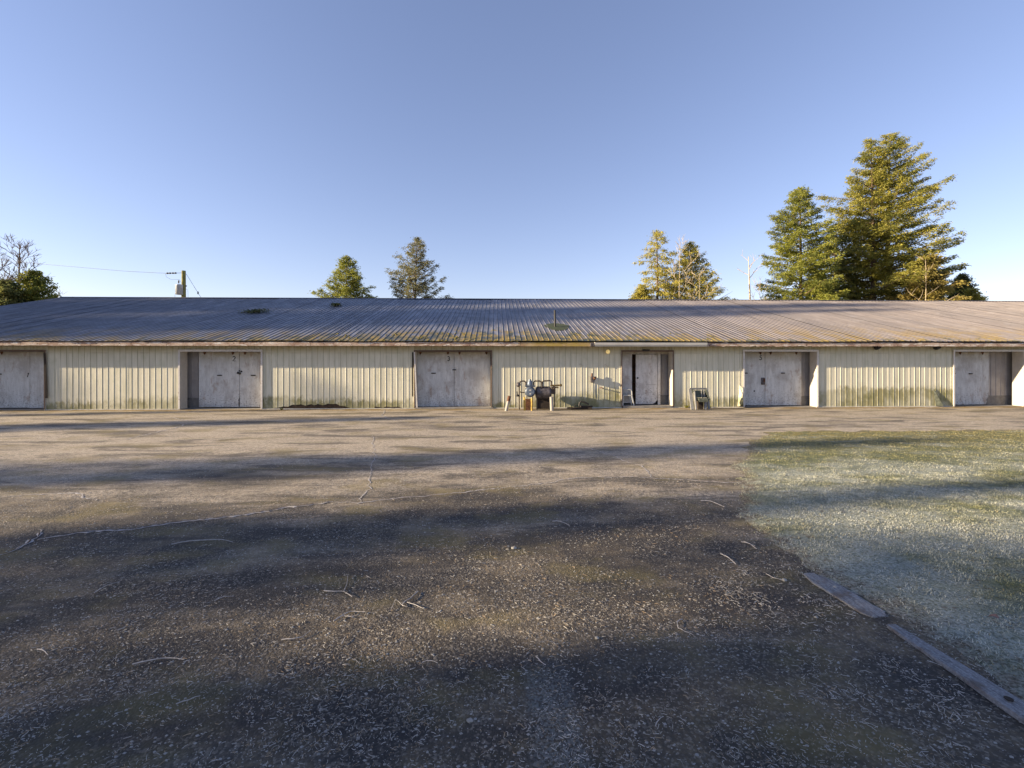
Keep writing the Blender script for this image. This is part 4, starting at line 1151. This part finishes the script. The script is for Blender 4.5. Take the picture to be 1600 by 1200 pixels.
twig([(147, 928), (165, 918), (186, 911)], .005, 'straight pale twig pointing up right in the left foreground')
twig([(275, 1101), (295, 1096), (313, 1088)], .005, 'pale twig pointing up right near the bottom left edge')
twig([(335, 940), (348, 935), (364, 933)], .004, 'small arched twig above the long curved one at the left')
twig([(1066, 970), (1058, 975), (1060, 984), (1070, 990), (1083, 994)], .005, 'looped frosted twig alone on the dark asphalt at centre right')
twig([(1197, 900), (1208, 907), (1222, 910)], .005, 'thin twig ending at the pale stone')
twig([(838, 1028), (845, 1037), (853, 1041)], .005, 'short bent twig near the bottom centre')
twig([(863, 815), (875, 816), (890, 822)], .007, 'lone curved twig on the shaded band in the middle of the yard')
twig([(268, 852), (300, 847), (345, 844), (364, 849)], .008, 'long frosted twig just below the big white crack')
twig([(1126, 868), (1138, 875), (1150, 885)], .008, 'twig on the sunlit asphalt left of the lawn corner')
twig([(1158, 850), (1172, 854), (1182, 861)], .007, 'pair of thin twigs nearest the lawn edge', [[(1162, 849), (1180, 857)]])
twig([(1024, 1137), (1030, 1128), (1037, 1122)], .004, 'short curled twig at the bottom edge right of centre')
twig([(1095, 785), (1110, 786), (1132, 795)], .009, 'dark bent twig beside the left tip of the lawn')
twig([(660, 1036), (672, 1035), (684, 1038)], .004, 'small horizontal twig below the hooked twig')
twig([(58, 1016), (66, 1018), (75, 1025)], .005, 'short thick twig near the left edge')
twig([(630, 948), (618, 938), (610, 955)], .003, 'small bent twig left of the hooked twig')
def stone(px, py, s_, label):
    q = G(px, py); m = MB(); r = random.Random(px); n = 9
    prof = [(.55, -.2), (.95, .1), (1.0, .35), (.8, .62), (.4, .8), (.05, .84)]
    m.lathe([(a_ * s_, b_ * s_) for a_, b_ in prof], (0, 0, 0), 'z', n)
    m.v = [(a_ * (1 + .18 * sin(3 * a_ / s_ + px)), b_ * .85 + .15 * s_ * sin(5 * a_ / s_), c_) for a_, b_, c_ in m.v]
    o = m.build('stone', M['stone']); o.location = (q[0], q[1], float(gz(q[0], q[1]))); tag(o, label, 'stone')
stone(1225, 909, .024, 'pale round stone at the end of a twig near the lawn corner')
stone(1275, 967, .015, 'small pale stone left of the buried timber')
stone(933, 997, .016, 'flat pale scrap in the middle of the dark foreground')
stone(734, 1126, .018, 'pale stone at the bottom edge of the yard')
stone(803, 856, .028, 'white pebble on the sunlit asphalt at centre')
stone(1305, 922, .03, 'lump of frosted dirt sitting on the buried timber end')

# timber edging
def timber(p0, p1, wd, ht, z0, z1, label, seed, knot=False):
    p0 = np.array(p0[:2]); p1 = np.array(p1[:2]); d_ = (p1 - p0); L = np.linalg.norm(d_); d_ /= L; nrm = np.array((-d_[1], d_[0])) * -1
    n = 18; r = random.Random(seed); v = []
    sec = [(-.5, -.6), (-.5, .80), (-.44, .97), (-.1, 1.0), (.1, .96), (.44, 1.0), (.5, .80), (.5, -.6)]
    for i_ in range(n + 1):
        t = i_ / n; c_ = p0 + d_ * L * t; wob = .006 * sin(5 * t + seed); endk = .45 + .55 * min(1, t * 5, (1 - t) * 8 + .3)
        for a_, b_ in sec:
            q = c_ + nrm * (a_ * wd * endk + wob)
            v.append((q[0] - p0[0], q[1] - p0[1], (z0 + (z1 - z0) * t) * (b_ if b_ > 0 else b_ * .5) * (.6 + .4 * endk) + r.uniform(-.003, .003)))
    k = len(sec); f = []
    for i_ in range(n):
        for j in range(k - 1): f.append((i_ * k + j, (i_ + 1) * k + j, (i_ + 1) * k + j + 1, i_ * k + j + 1))
    f += [tuple(range(k)), tuple(range(n * k + k - 1, n * k - 1, -1))]
    m = MB().add(v, f); o = m.build('edging_timber', M['timber']); o.location = (p0[0], p0[1], float(gz(*p0)) + .006)
    tag(o, label, 'timber', 'timbers edging the lawn')
    if knot:
        q = G(1576, 1089, .07); MB().lathe([(.022, 0), (.022, .004), (.015, .003)], (q[0] - p0[0], q[1] - p0[1], z1 * 1.04), 'z', 10).build('knot', M['dark'], o)
timber(G(1262, 900), G(1376, 968), .20, .05, .014, .010, 'half buried frosted edging timber at the corner of the lawn', 3)
timber(G(1392, 972, .06), (G(1392, 972, .06)[0] + .14, -1.4), .165, .06, .028, .034, 'smooth pale edging timber nearest the camera beside the lawn', 4, True)
# fallen leaf
q = G(1552, 967, .05); m = MB(); n = 10; v = [(0, 0, .02)]
for i_ in range(n): a_ = 2 * pi * i_ / n; v.append((.038 * cos(a_) * (1 + .2 * (i_ % 2)), 0.02 * sin(a_), .022 + .010 * sin(2 * a_)))
m.add(v, [(0, 1 + i_, 1 + (i_ + 1) % n) for i_ in range(n)]); o = m.build('leaf', M['leaf']); o.location = (q[0], q[1], .05); tag(o, 'reddish brown dead leaf on the frosted grass', 'leaf')

# branch debris on the roof
def roof_debris(px, py, s_, label, seed):
    q = roof_pt(px, py); r = random.Random(seed); root = mk('fallen_branch', q, label, 'branch'); m = MB(); 
    for i_ in range(7):
        a_ = r.uniform(0, 2 * pi); L = s_ * r.uniform(.5, 1.2)
        m.tube([(r.uniform(-.1, .1), r.uniform(-.1, .1), .06), (cos(a_) * L * .5, sin(a_) * L * .5, .10 + sin(a_) * L * .5 * SL), (cos(a_) * L, sin(a_) * L, .12 + sin(a_) * L * SL)], [.02, .015, .006], 5)
    m.build('branch', M['bark'], root)
    rr = np.random.default_rng(seed); n = 350; x = rr.normal(0, s_ * .42, n); y = rr.normal(0, s_ * .3, n); z = .05 + rr.random(n) * .12 + y * SL; az = rr.random(n) * 6.28; l = .05 + .07 * rr.random(n)
    dx, dy = np.cos(az) * l, np.sin(az) * l
    V = np.stack([np.stack([x, y, z], 1), np.stack([x + dx - dy * .3, y + dy + dx * .3, z + .03], 1), np.stack([x + dx * 1.6, y + dy * 1.6, z - .02], 1), np.stack([x + dx + dy * .3, y + dy - dx * .3, z + .03], 1)], 1).reshape(-1, 3)
    np_mesh('foliage', V, np.arange(n)[:, None] * 4 + np.array([0, 1, 2, 3]), M['fol_e'], root)
roof_debris(399, 489.5, .75, 'dark fallen conifer branch lying on the left part of the roof', 3)
roof_debris(525, 479, .28, 'small tuft of fallen needles near the ridge', 5)

# ================================================================ BEHIND THE BARN
# utility pole
pd = 52.0
top = P(287, 423, pd); base = (top[0], top[1])
up = mk('utility_pole', (base[0], base[1], 0), 'mossy wooden utility pole with a grey transformer can behind the roof', 'utility pole')
loc(MB().tube([(base[0], base[1], -.3), (base[0], base[1], 6), (base[0], base[1], top[2])], [.26, .24, .20], 12), 'pole', M['pole'], up)
c0 = P(283.3, 461, pd); c1 = P(283.3, 446, pd)
tr = loc(MB().lathe([(.30, 0), (.36, .04), (.36, c1[2] - c0[2] - .06), (.38, c1[2] - c0[2]), (.15, c1[2] - c0[2] + .08)], (c0[0], c0[1] - .35, c0[2]), 'z', 16), 'transformer', M['can'], up)
q = P(282.5, 440, pd); loc(MB().lathe([(.05, -.25), (.09, -.18), (.05, -.1), (.09, -.05), (.04, .1)], (q[0], q[1] - .35, q[2]), 'z', 8), 'bushing', M['wire'], up)
loc(MB().box(c0[0] - .5, c0[0] + .6, c0[1] - .05, c0[1] + .02, c1[2] - .12, c1[2] + .0), 'bracket', M['iron'], up)
i0, i1 = P(259, 427, pd), P(281, 426.5, pd)
m = MB(); m.tube([i0, i1, P(286, 426, pd)], .025, 6)
for t in (.12, .3, .5, .68): 
    c_ = np.array(i0) * (1 - t) + np.array(i1) * t; m.lathe([(.03, -.14), (.09, -.08), (.09, .08), (.03, .14)], c_, 'x', 8)
loc(m, 'insulator_string', M['wire'], up)
loc(MB().tube([P(258.5, 427.5, pd), P(260, 433, pd), P(268, 437, pd), P(280, 436.5, pd), P(282.5, 441, pd)], .012, 5), 'jumper_wire', M['wire'], up)
loc(MB().tube([P(279, 448, pd), P(275.5, 452, pd), P(273.5, 460, pd), P(273, 469, pd)], .015, 5), 'service_wire', M['wire'], up)
loc(MB().tube([P(288, 450, pd), P(293.5, 453, pd), P(294, 468, pd)], .012, 5), 'service_wire', M['wire'], up)
ga = P(291, 428, pd); gb = P(314, 465, pd); gc = np.array(gb) + (np.array(gb) - np.array(ga)) * 1.4
gw = loc(MB().tube([ga, gb, gc], .018, 5), 'guy_wire', M['wire'], up)
gi = np.array(ga) * .2 + np.array(gb) * .8
m = MB().lathe([(.03, -.16), (.07, -.1), (.07, .1), (.03, .16)], gi, 'z', 8); m.v = [(a_ - up.location[0], b_ - up.location[1], c_) for a_, b_, c_ in m.v]; m.build('guy_insulator', M['wire'], gw)
wp = [P(259, 427, pd), P(200, 424, pd + 1), P(140, 419, pd + 2), P(60, 412, pd + 4), P(-60, 399, pd + 8)]
o = MB().tube(wp, .018, 5).build('power_line', M['wire']); tag(o, 'single overhead wire running left from the utility pole', 'wire')

# ---------------------------------------------------------------- trees
def conifer_mesh(h, R, seed, prof_pow=.9, droop=.25, n_br=110, spray=26, leaf=.30, lw=.09, bare=.06, asym=0.0, asym_az=0.0, hang=.35, up=.1, jitter=.35, curve=None, per=15):
    r = np.random.default_rng(seed); V = []; n_quads = 0
    tr = MB(); 
    wob = r.normal(0, .012 * h, 2)
    def axis(t): return np.array((wob[0] * sin(t * 3), wob[1] * sin(t * 2.3), t * h))
    tr.tube([axis(t) for t in np.linspace(-.02, 1, 9)], [max(.012, h * .014 * (1 - t) ** .8 + .01) for t in np.linspace(0, 1, 9)], 8)
    Ps = []; Ds = []; Ls = []
    ga_ = 2.399963
    for b in range(n_br):
        t = bare + (1 - bare) * ((b + r.random()) / n_br) ** 1.0
        tt = (t - bare) / (1 - bare)
        az = b * ga_ + r.normal(0, .35)
        rad = R * ((1 - tt) ** prof_pow if curve is None else curve(tt)) * (1 + r.normal(0, jitter * .6)) * (1 + asym * cos(az - asym_az))
        rad = min(rad, R * 1.12 * (1 + asym * .5))
        rad = max(rad, .12 * R * (1 - tt) + .02 * h * .3)
        p0 = axis(t); el0 = up + .35 * tt
        k = 6; pts = []
        for i in range(k + 1):
            s_ = i / k; rr_ = rad * s_
            z = p0[2] + rad * (el0 * s_ - droop * s_ ** 1.6 + .12 * s_ ** 4)
            pts.append((p0[0] + cos(az) * rr_, p0[1] + sin(az) * rr_, z))
        if rad > .35: tr.tube([pts[0], pts[3], pts[6]], [.012 * rad + .012, .008 * rad + .01, .006], 4, cap=False)
        pts = np.array(pts)
        ns = max(6, int(.95 * spray * (rad / R) ** .7 * (1 + .3 * r.random())))
        s_ = .12 + .88 * r.random(ns) ** .8
        idx = np.clip((s_ * k).astype(int), 0, k - 1); fr = s_ * k - idx
        base = pts[idx] * (1 - fr)[:, None] + pts[idx + 1] * fr[:, None]
        side = r.choice([-1, 1], ns); lat = (1 - s_ * .75) * rad * .46 * r.random(ns) * side
        ca, sa = cos(az), sin(az)
        base[:, 0] += -sa * lat; base[:, 1] += ca * lat; base[:, 2] -= np.abs(lat) * .25 + r.random(ns) * .06
        ang = az + side * (.25 + .9 * r.random(ns))
        for j in range(per):
            aj = ang + r.normal(0, .55, ns); dz = -hang * (.3 + r.random(ns)) + r.normal(0, .28, ns) + .12
            d_ = np.stack([np.cos(aj), np.sin(aj), dz], 1); d_ /= np.linalg.norm(d_, axis=1)[:, None]
            off = r.normal(0, leaf * .62, (ns, 3)) * (1, 1, .55)
            Ps.append(base + off); Ds.append(d_); Ls.append(leaf * (.5 + .9 * r.random(ns)) * (.55 + .45 * (1 - tt)))
    # leader
    nl = 40; tz = 1 - .12 * r.random(nl) ** 1.3; az = r.random(nl) * 6.28
    Ps.append(np.stack([np.zeros(nl) + wob[0] * sin(3), np.zeros(nl) + wob[1] * sin(2.3), tz * h], 1) + r.normal(0, .03, (nl, 3)))
    Ds.append(np.stack([np.cos(az) * .8, np.sin(az) * .8, .5 + 0 * az], 1)); Ls.append(np.full(nl, leaf * .5))
    Pp = np.concatenate(Ps); Dd = np.concatenate(Ds); Ll = np.concatenate(Ls)
    rv = r.normal(0, 1, Dd.shape); wv = np.cross(Dd, rv); wv /= np.linalg.norm(wv, axis=1)[:, None] + 1e-9
    wv = wv * (lw * (.6 + .8 * r.random(len(Ll))))[:, None] / 2
    a0 = Pp - wv * .5; a1 = Pp + wv * .5; mid = Pp + Dd * (Ll * .5)[:, None]; b0 = mid + wv; b1 = mid - wv
    tip = Pp + Dd * Ll[:, None]; tip[:, 2] -= Ll * .12
    V = np.stack([Pp, b0, tip, b1], 1).reshape(-1, 3)
    return tr, V
def tree(px, py, depth, R, label, cat, fol, seed, name='conifer', bark='bark', group='trees behind the barn', **kw):
    q = P(px, py, depth); h = q[2]
    root = mk(name, (q[0], q[1], 0), label, cat, group)
    tr, V = conifer_mesh(h, R, seed, **kw)
    tr.build('trunk', M[bark], root)
    n = len(V) // 4
    np_mesh('crown', V, np.arange(n)[:, None] * 4 + np.array([0, 1, 2, 3]), M[fol], root)
    return root
PX = lambda d_: d_ / F     # metres per pixel at a depth
tree(540, 400, 50, 3.2, 'small dense green conifer with a blunt top behind the ridge', 'tree', 'fol_a', 21, 'fir_tree', prof_pow=.72, droop=.22, n_br=80, spray=32, leaf=.26, lw=.075, up=.38, bare=.42, jitter=.3)
tree(653, 372, 52, 3.6, 'airy grey green conifer with thin pointed top right of the small dense one', 'tree', 'fol_b', 22, 'fir_tree', prof_pow=.85, droop=.10, n_br=75, spray=26, leaf=.25, lw=.07, up=.50, jitter=.45, bare=.42)
tree(1026, 360, 56, 3.0, 'sparse golden cedar with hanging sprays, leftmost of the pair above the gutter', 'tree', 'fol_c', 23, 'cedar_tree', prof_pow=.5, droop=.55, n_br=70, spray=14, leaf=.34, lw=.08, up=.25, hang=1.2, jitter=.5, bare=.35)
tree(1078, 378, 57, 4.4, 'yellowish bushy spruce just right of the sparse cedar', 'tree', 'fol_c', 24, 'spruce_tree', prof_pow=.85, droop=.10, n_br=90, spray=34, leaf=.27, lw=.08, up=.45, bare=.38, jitter=.28)
tree(1250, 294, 55, 5.0, 'dense dark green spruce with a narrow top left of the tall twin firs', 'tree', 'fol_a', 25, 'spruce_tree', prof_pow=.58, droop=.26, n_br=135, spray=48, leaf=.31, lw=.085, up=.3, jitter=.3, bare=.2)
tree(1303, 352, 60, 4.0, 'shaded dark conifer squeezed between the dense spruce and the twin firs', 'tree', 'fol_e', 26, 'fir_tree', prof_pow=.5, droop=.35, n_br=90, spray=34, leaf=.32, lw=.09, up=.2, bare=.25)
tree(1362, 215, 58, 6.9, 'left one of the two very tall firs at the right', 'tree', 'fol_d', 27, 'fir_tree', prof_pow=.76, droop=.24, n_br=125, spray=60, leaf=.32, lw=.085, up=.22, asym=.25, asym_az=pi, jitter=.34, bare=.15)
tree(1393, 209, 59, 6.1, 'right one of the two very tall firs with long boughs reaching right', 'tree', 'fol_d', 28, 'fir_tree', curve=lambda t: min(1.0, 1.7 * (1 - t) ** .80), droop=.20, n_br=135, spray=68, leaf=.32, lw=.085, up=.24, asym=.05, asym_az=0, jitter=.36, bare=.18)
tree(1446, 402, 54, 2.9, 'russet tinged scrubby conifer under the right side of the twin firs', 'tree', 'fol_r', 29, 'fir_tree', prof_pow=.45, droop=.2, n_br=90, spray=36, leaf=.38, lw=.12, up=.4, jitter=.5, bare=.3)
tree(1504, 428, 60, 2.2, 'small dark pointed conifer, rightmost above the roof', 'tree', 'fol_e', 30, 'fir_tree', prof_pow=.7, droop=.2, n_br=70, spray=34, leaf=.32, lw=.13, up=.35, bare=.4)
tree(1520, 452, 56, 2.0, 'low golden bush right of the small dark conifer', 'tree', 'fol_c', 31, 'fir_tree', prof_pow=.5, droop=.2, n_br=60, spray=24, leaf=.30, lw=.11, up=.4, bare=.35)
tree(50, 424, 50, 3.2, 'sunlit conifer between the bare tree and the roof end at far left', 'tree', 'fol_a', 32, 'fir_tree', prof_pow=.65, droop=.15, n_br=90, spray=24, leaf=.34, lw=.13, up=.45, bare=.2)
tree(8, 440, 48, 3.2, 'dark conifer at the left edge of the picture', 'tree', 'fol_e', 33, 'fir_tree', prof_pow=.55, droop=.2, n_br=80, spray=22, leaf=.36, lw=.14, up=.35, bare=.2)
tree(1003, 446, 55, 2.0, 'low golden shrub at the foot of the sparse cedar', 'tree', 'fol_c', 35, 'cedar_tree', prof_pow=.5, droop=.3, n_br=60, spray=26, leaf=.3, lw=.11, up=.35, hang=.7, bare=.3)

def bare_tree(px, py, depth, label, mat, seed, spread=.5, r0=.16, levels=4, name='bare_tree', lean=0.0, first=.35, kids=3, nb=16, group='trees behind the barn'):
    q = P(px, py, depth); h = q[2]; r = random.Random(seed); tr = MB(); br = MB()
    root = mk(name, (q[0], q[1], 0), label, 'tree', group)
    def grow(p, d_, L, rad, lev, mb):
        n = 5; pts = [p]; dd = d_.copy()
        for i in range(n):
            dd = dd + np.array([r.gauss(0, .12), r.gauss(0, .12), r.gauss(.03, .06)]); dd /= np.linalg.norm(dd); pts.append(pts[-1] + dd * L / n)
        mb.tube(pts, list(np.linspace(rad, rad * .45, n + 1)), 5 if lev < 2 else 3, cap=False)
        if lev <= 0: return
        for k in range(kids + r.randint(0, 2)):
            t = r.uniform(.35, 1.0); i = min(n - 1, int(t * n)); pt = pts[i] * (1 - (t * n - i)) + pts[i + 1] * (t * n - i) if i < n else pts[-1]
            az = r.uniform(0, 2 * pi); nd = dd * .75 + spread * np.array((cos(az), sin(az), r.uniform(-.05, .45))); nd /= np.linalg.norm(nd)
            grow(pt, nd, L * r.uniform(.5, .72), max(.018, rad * .55), lev - 1, br)
    tp = []; n = 8
    for i in range(n + 1):
        t = i / n; tp.append(np.array((lean * t + .08 * sin(5 * t + seed), .06 * cos(4 * t), h * .96 * t)))
    r0 = r0 * 1.4
    tr.tube(tp, [max(.02, r0 * (1 - t / n * .85)) for t in range(n + 1)], 8)
    for k in range(nb):
        t = first + (1 - first) * (k + r.random()) / nb; i = min(n - 1, int(t * n)); fr = t * n - i; pt = tp[i] * (1 - fr) + tp[i + 1] * fr
        az = k * 2.4 + r.uniform(-.4, .4); nd = np.array((cos(az) * spread * 1.4, sin(az) * spread * 1.4, .75)); nd /= np.linalg.norm(nd)
        grow(pt, nd, h * .22 * (1.25 - t) + .25, r0 * .45 * (1.25 - t), levels - 2, br)
    tr.build('trunk', M[mat], root); br.build('branches', M[mat], root)
bare_tree(30, 374, 50, 'leafless tree with fine forked twigs at the far left', 'bareb', 3, .62, .17, 4, first=.45, kids=4)
bare_tree(-8, 384, 49, 'second leafless tree cut by the left edge', 'bareb', 4, .6, .15, 4, first=.4, kids=4)
bare_tree(92, 449, 55, 'thin bare sapling just left of the ridge end', 'pale', 5, .5, .05, 3, kids=2)
bare_tree(1173, 393, 54, 'pale dead snag with a few bare limbs left of the dense spruce', 'pale', 6, .7, .15, 3, lean=-.2, first=.78, kids=1, nb=5)
bare_tree(1188, 432, 55, 'slender bare sapling right of the pale snag', 'pale', 7, .55, .05, 3, kids=2)
bare_tree(1062, 370, 54, 'leafless tree with pale limbs in front of the yellowish spruce', 'pale', 8, .45, .055, 4, first=.4, kids=2, nb=9)
bare_tree(1092, 420, 53, 'short bare tree with pale forked limbs right of the yellowish spruce', 'pale', 9, .7, .05, 4, kids=2, nb=9)
bare_tree(1445, 398, 52, 'bare tree with pale fanned branches before the russet conifer', 'pale', 10, .9, .05, 3, kids=2, nb=10)

# tall conifers standing left of the yard, out of the frame, whose shade falls across it
def shade_tree(x, y, h, R, seed, src=None, **kw):
    y += .018 * abs(x)
    root = mk('shade_fir', (x, y, 0), 'tall conifer left of the yard casting long shade', 'tree', 'conifers left of the yard')
    if src is None:
        tr, V = conifer_mesh(h, R, seed, **kw); t_ = tr.build('trunk', M['bark'], root); n = len(V) // 4
        c_ = np_mesh('crown', V, np.arange(n)[:, None] * 4 + np.array([0, 1, 2, 3]), M['fol_a'], root)
        return root, h
    s_root, sh = src
    for chd in s_root.children:
        o = chd.copy(); C.objects.link(o); o.parent = root
    k = h / sh; root.scale = (k * R, k * R, k); root.rotation_euler = (0, 0, seed)
    return root, h
big = shade_tree(-46, -6.9, 27, 4.6, 51, prof_pow=.6, droop=.3, n_br=115, spray=13, leaf=.60, lw=.22, bare=.2, up=.2, per=9)
for (x_, y_, h_, rr_, sd_) in (
        (-40, -14, 25, 1.0, 1.), (-52, -13.5, 29, 1.1, 2.), (-44, -20, 26, 1.1, 5.), (-34, -8.2, 17, .9, 2.2), (-40, -4.6, 21, .36, .4),
        (-46, -2.3, 15.6, .55, 3.), (-60, -1.0, 19.2, .6, 4.), (-52, 7.5, 13.5, .8, .5), (-52, 13.0, 12.3, .35, 2.5), (-52, 11.1, 13.3, .3, 1.5),
        (-58, 19.5, 20, .8, .9), (-70, 16.5, 20, .7, 2.9), (-64, 25, 21.5, 1.0, 1.7), (-60, 31, 19, 1.0, 3.7),
        (-80, 11.5, 31, .6, 2.6), (-90, 16, 35, .6, .3), (-84, 24, 30, .6, 4.4), (-82, 9.0, 34, .35, 1.9), (-95, 8.5, 38, .55, 4.1), (-98, 13, 39, .6, 2.4)):
    shade_tree(x_, y_, h_, rr_, sd_, big)
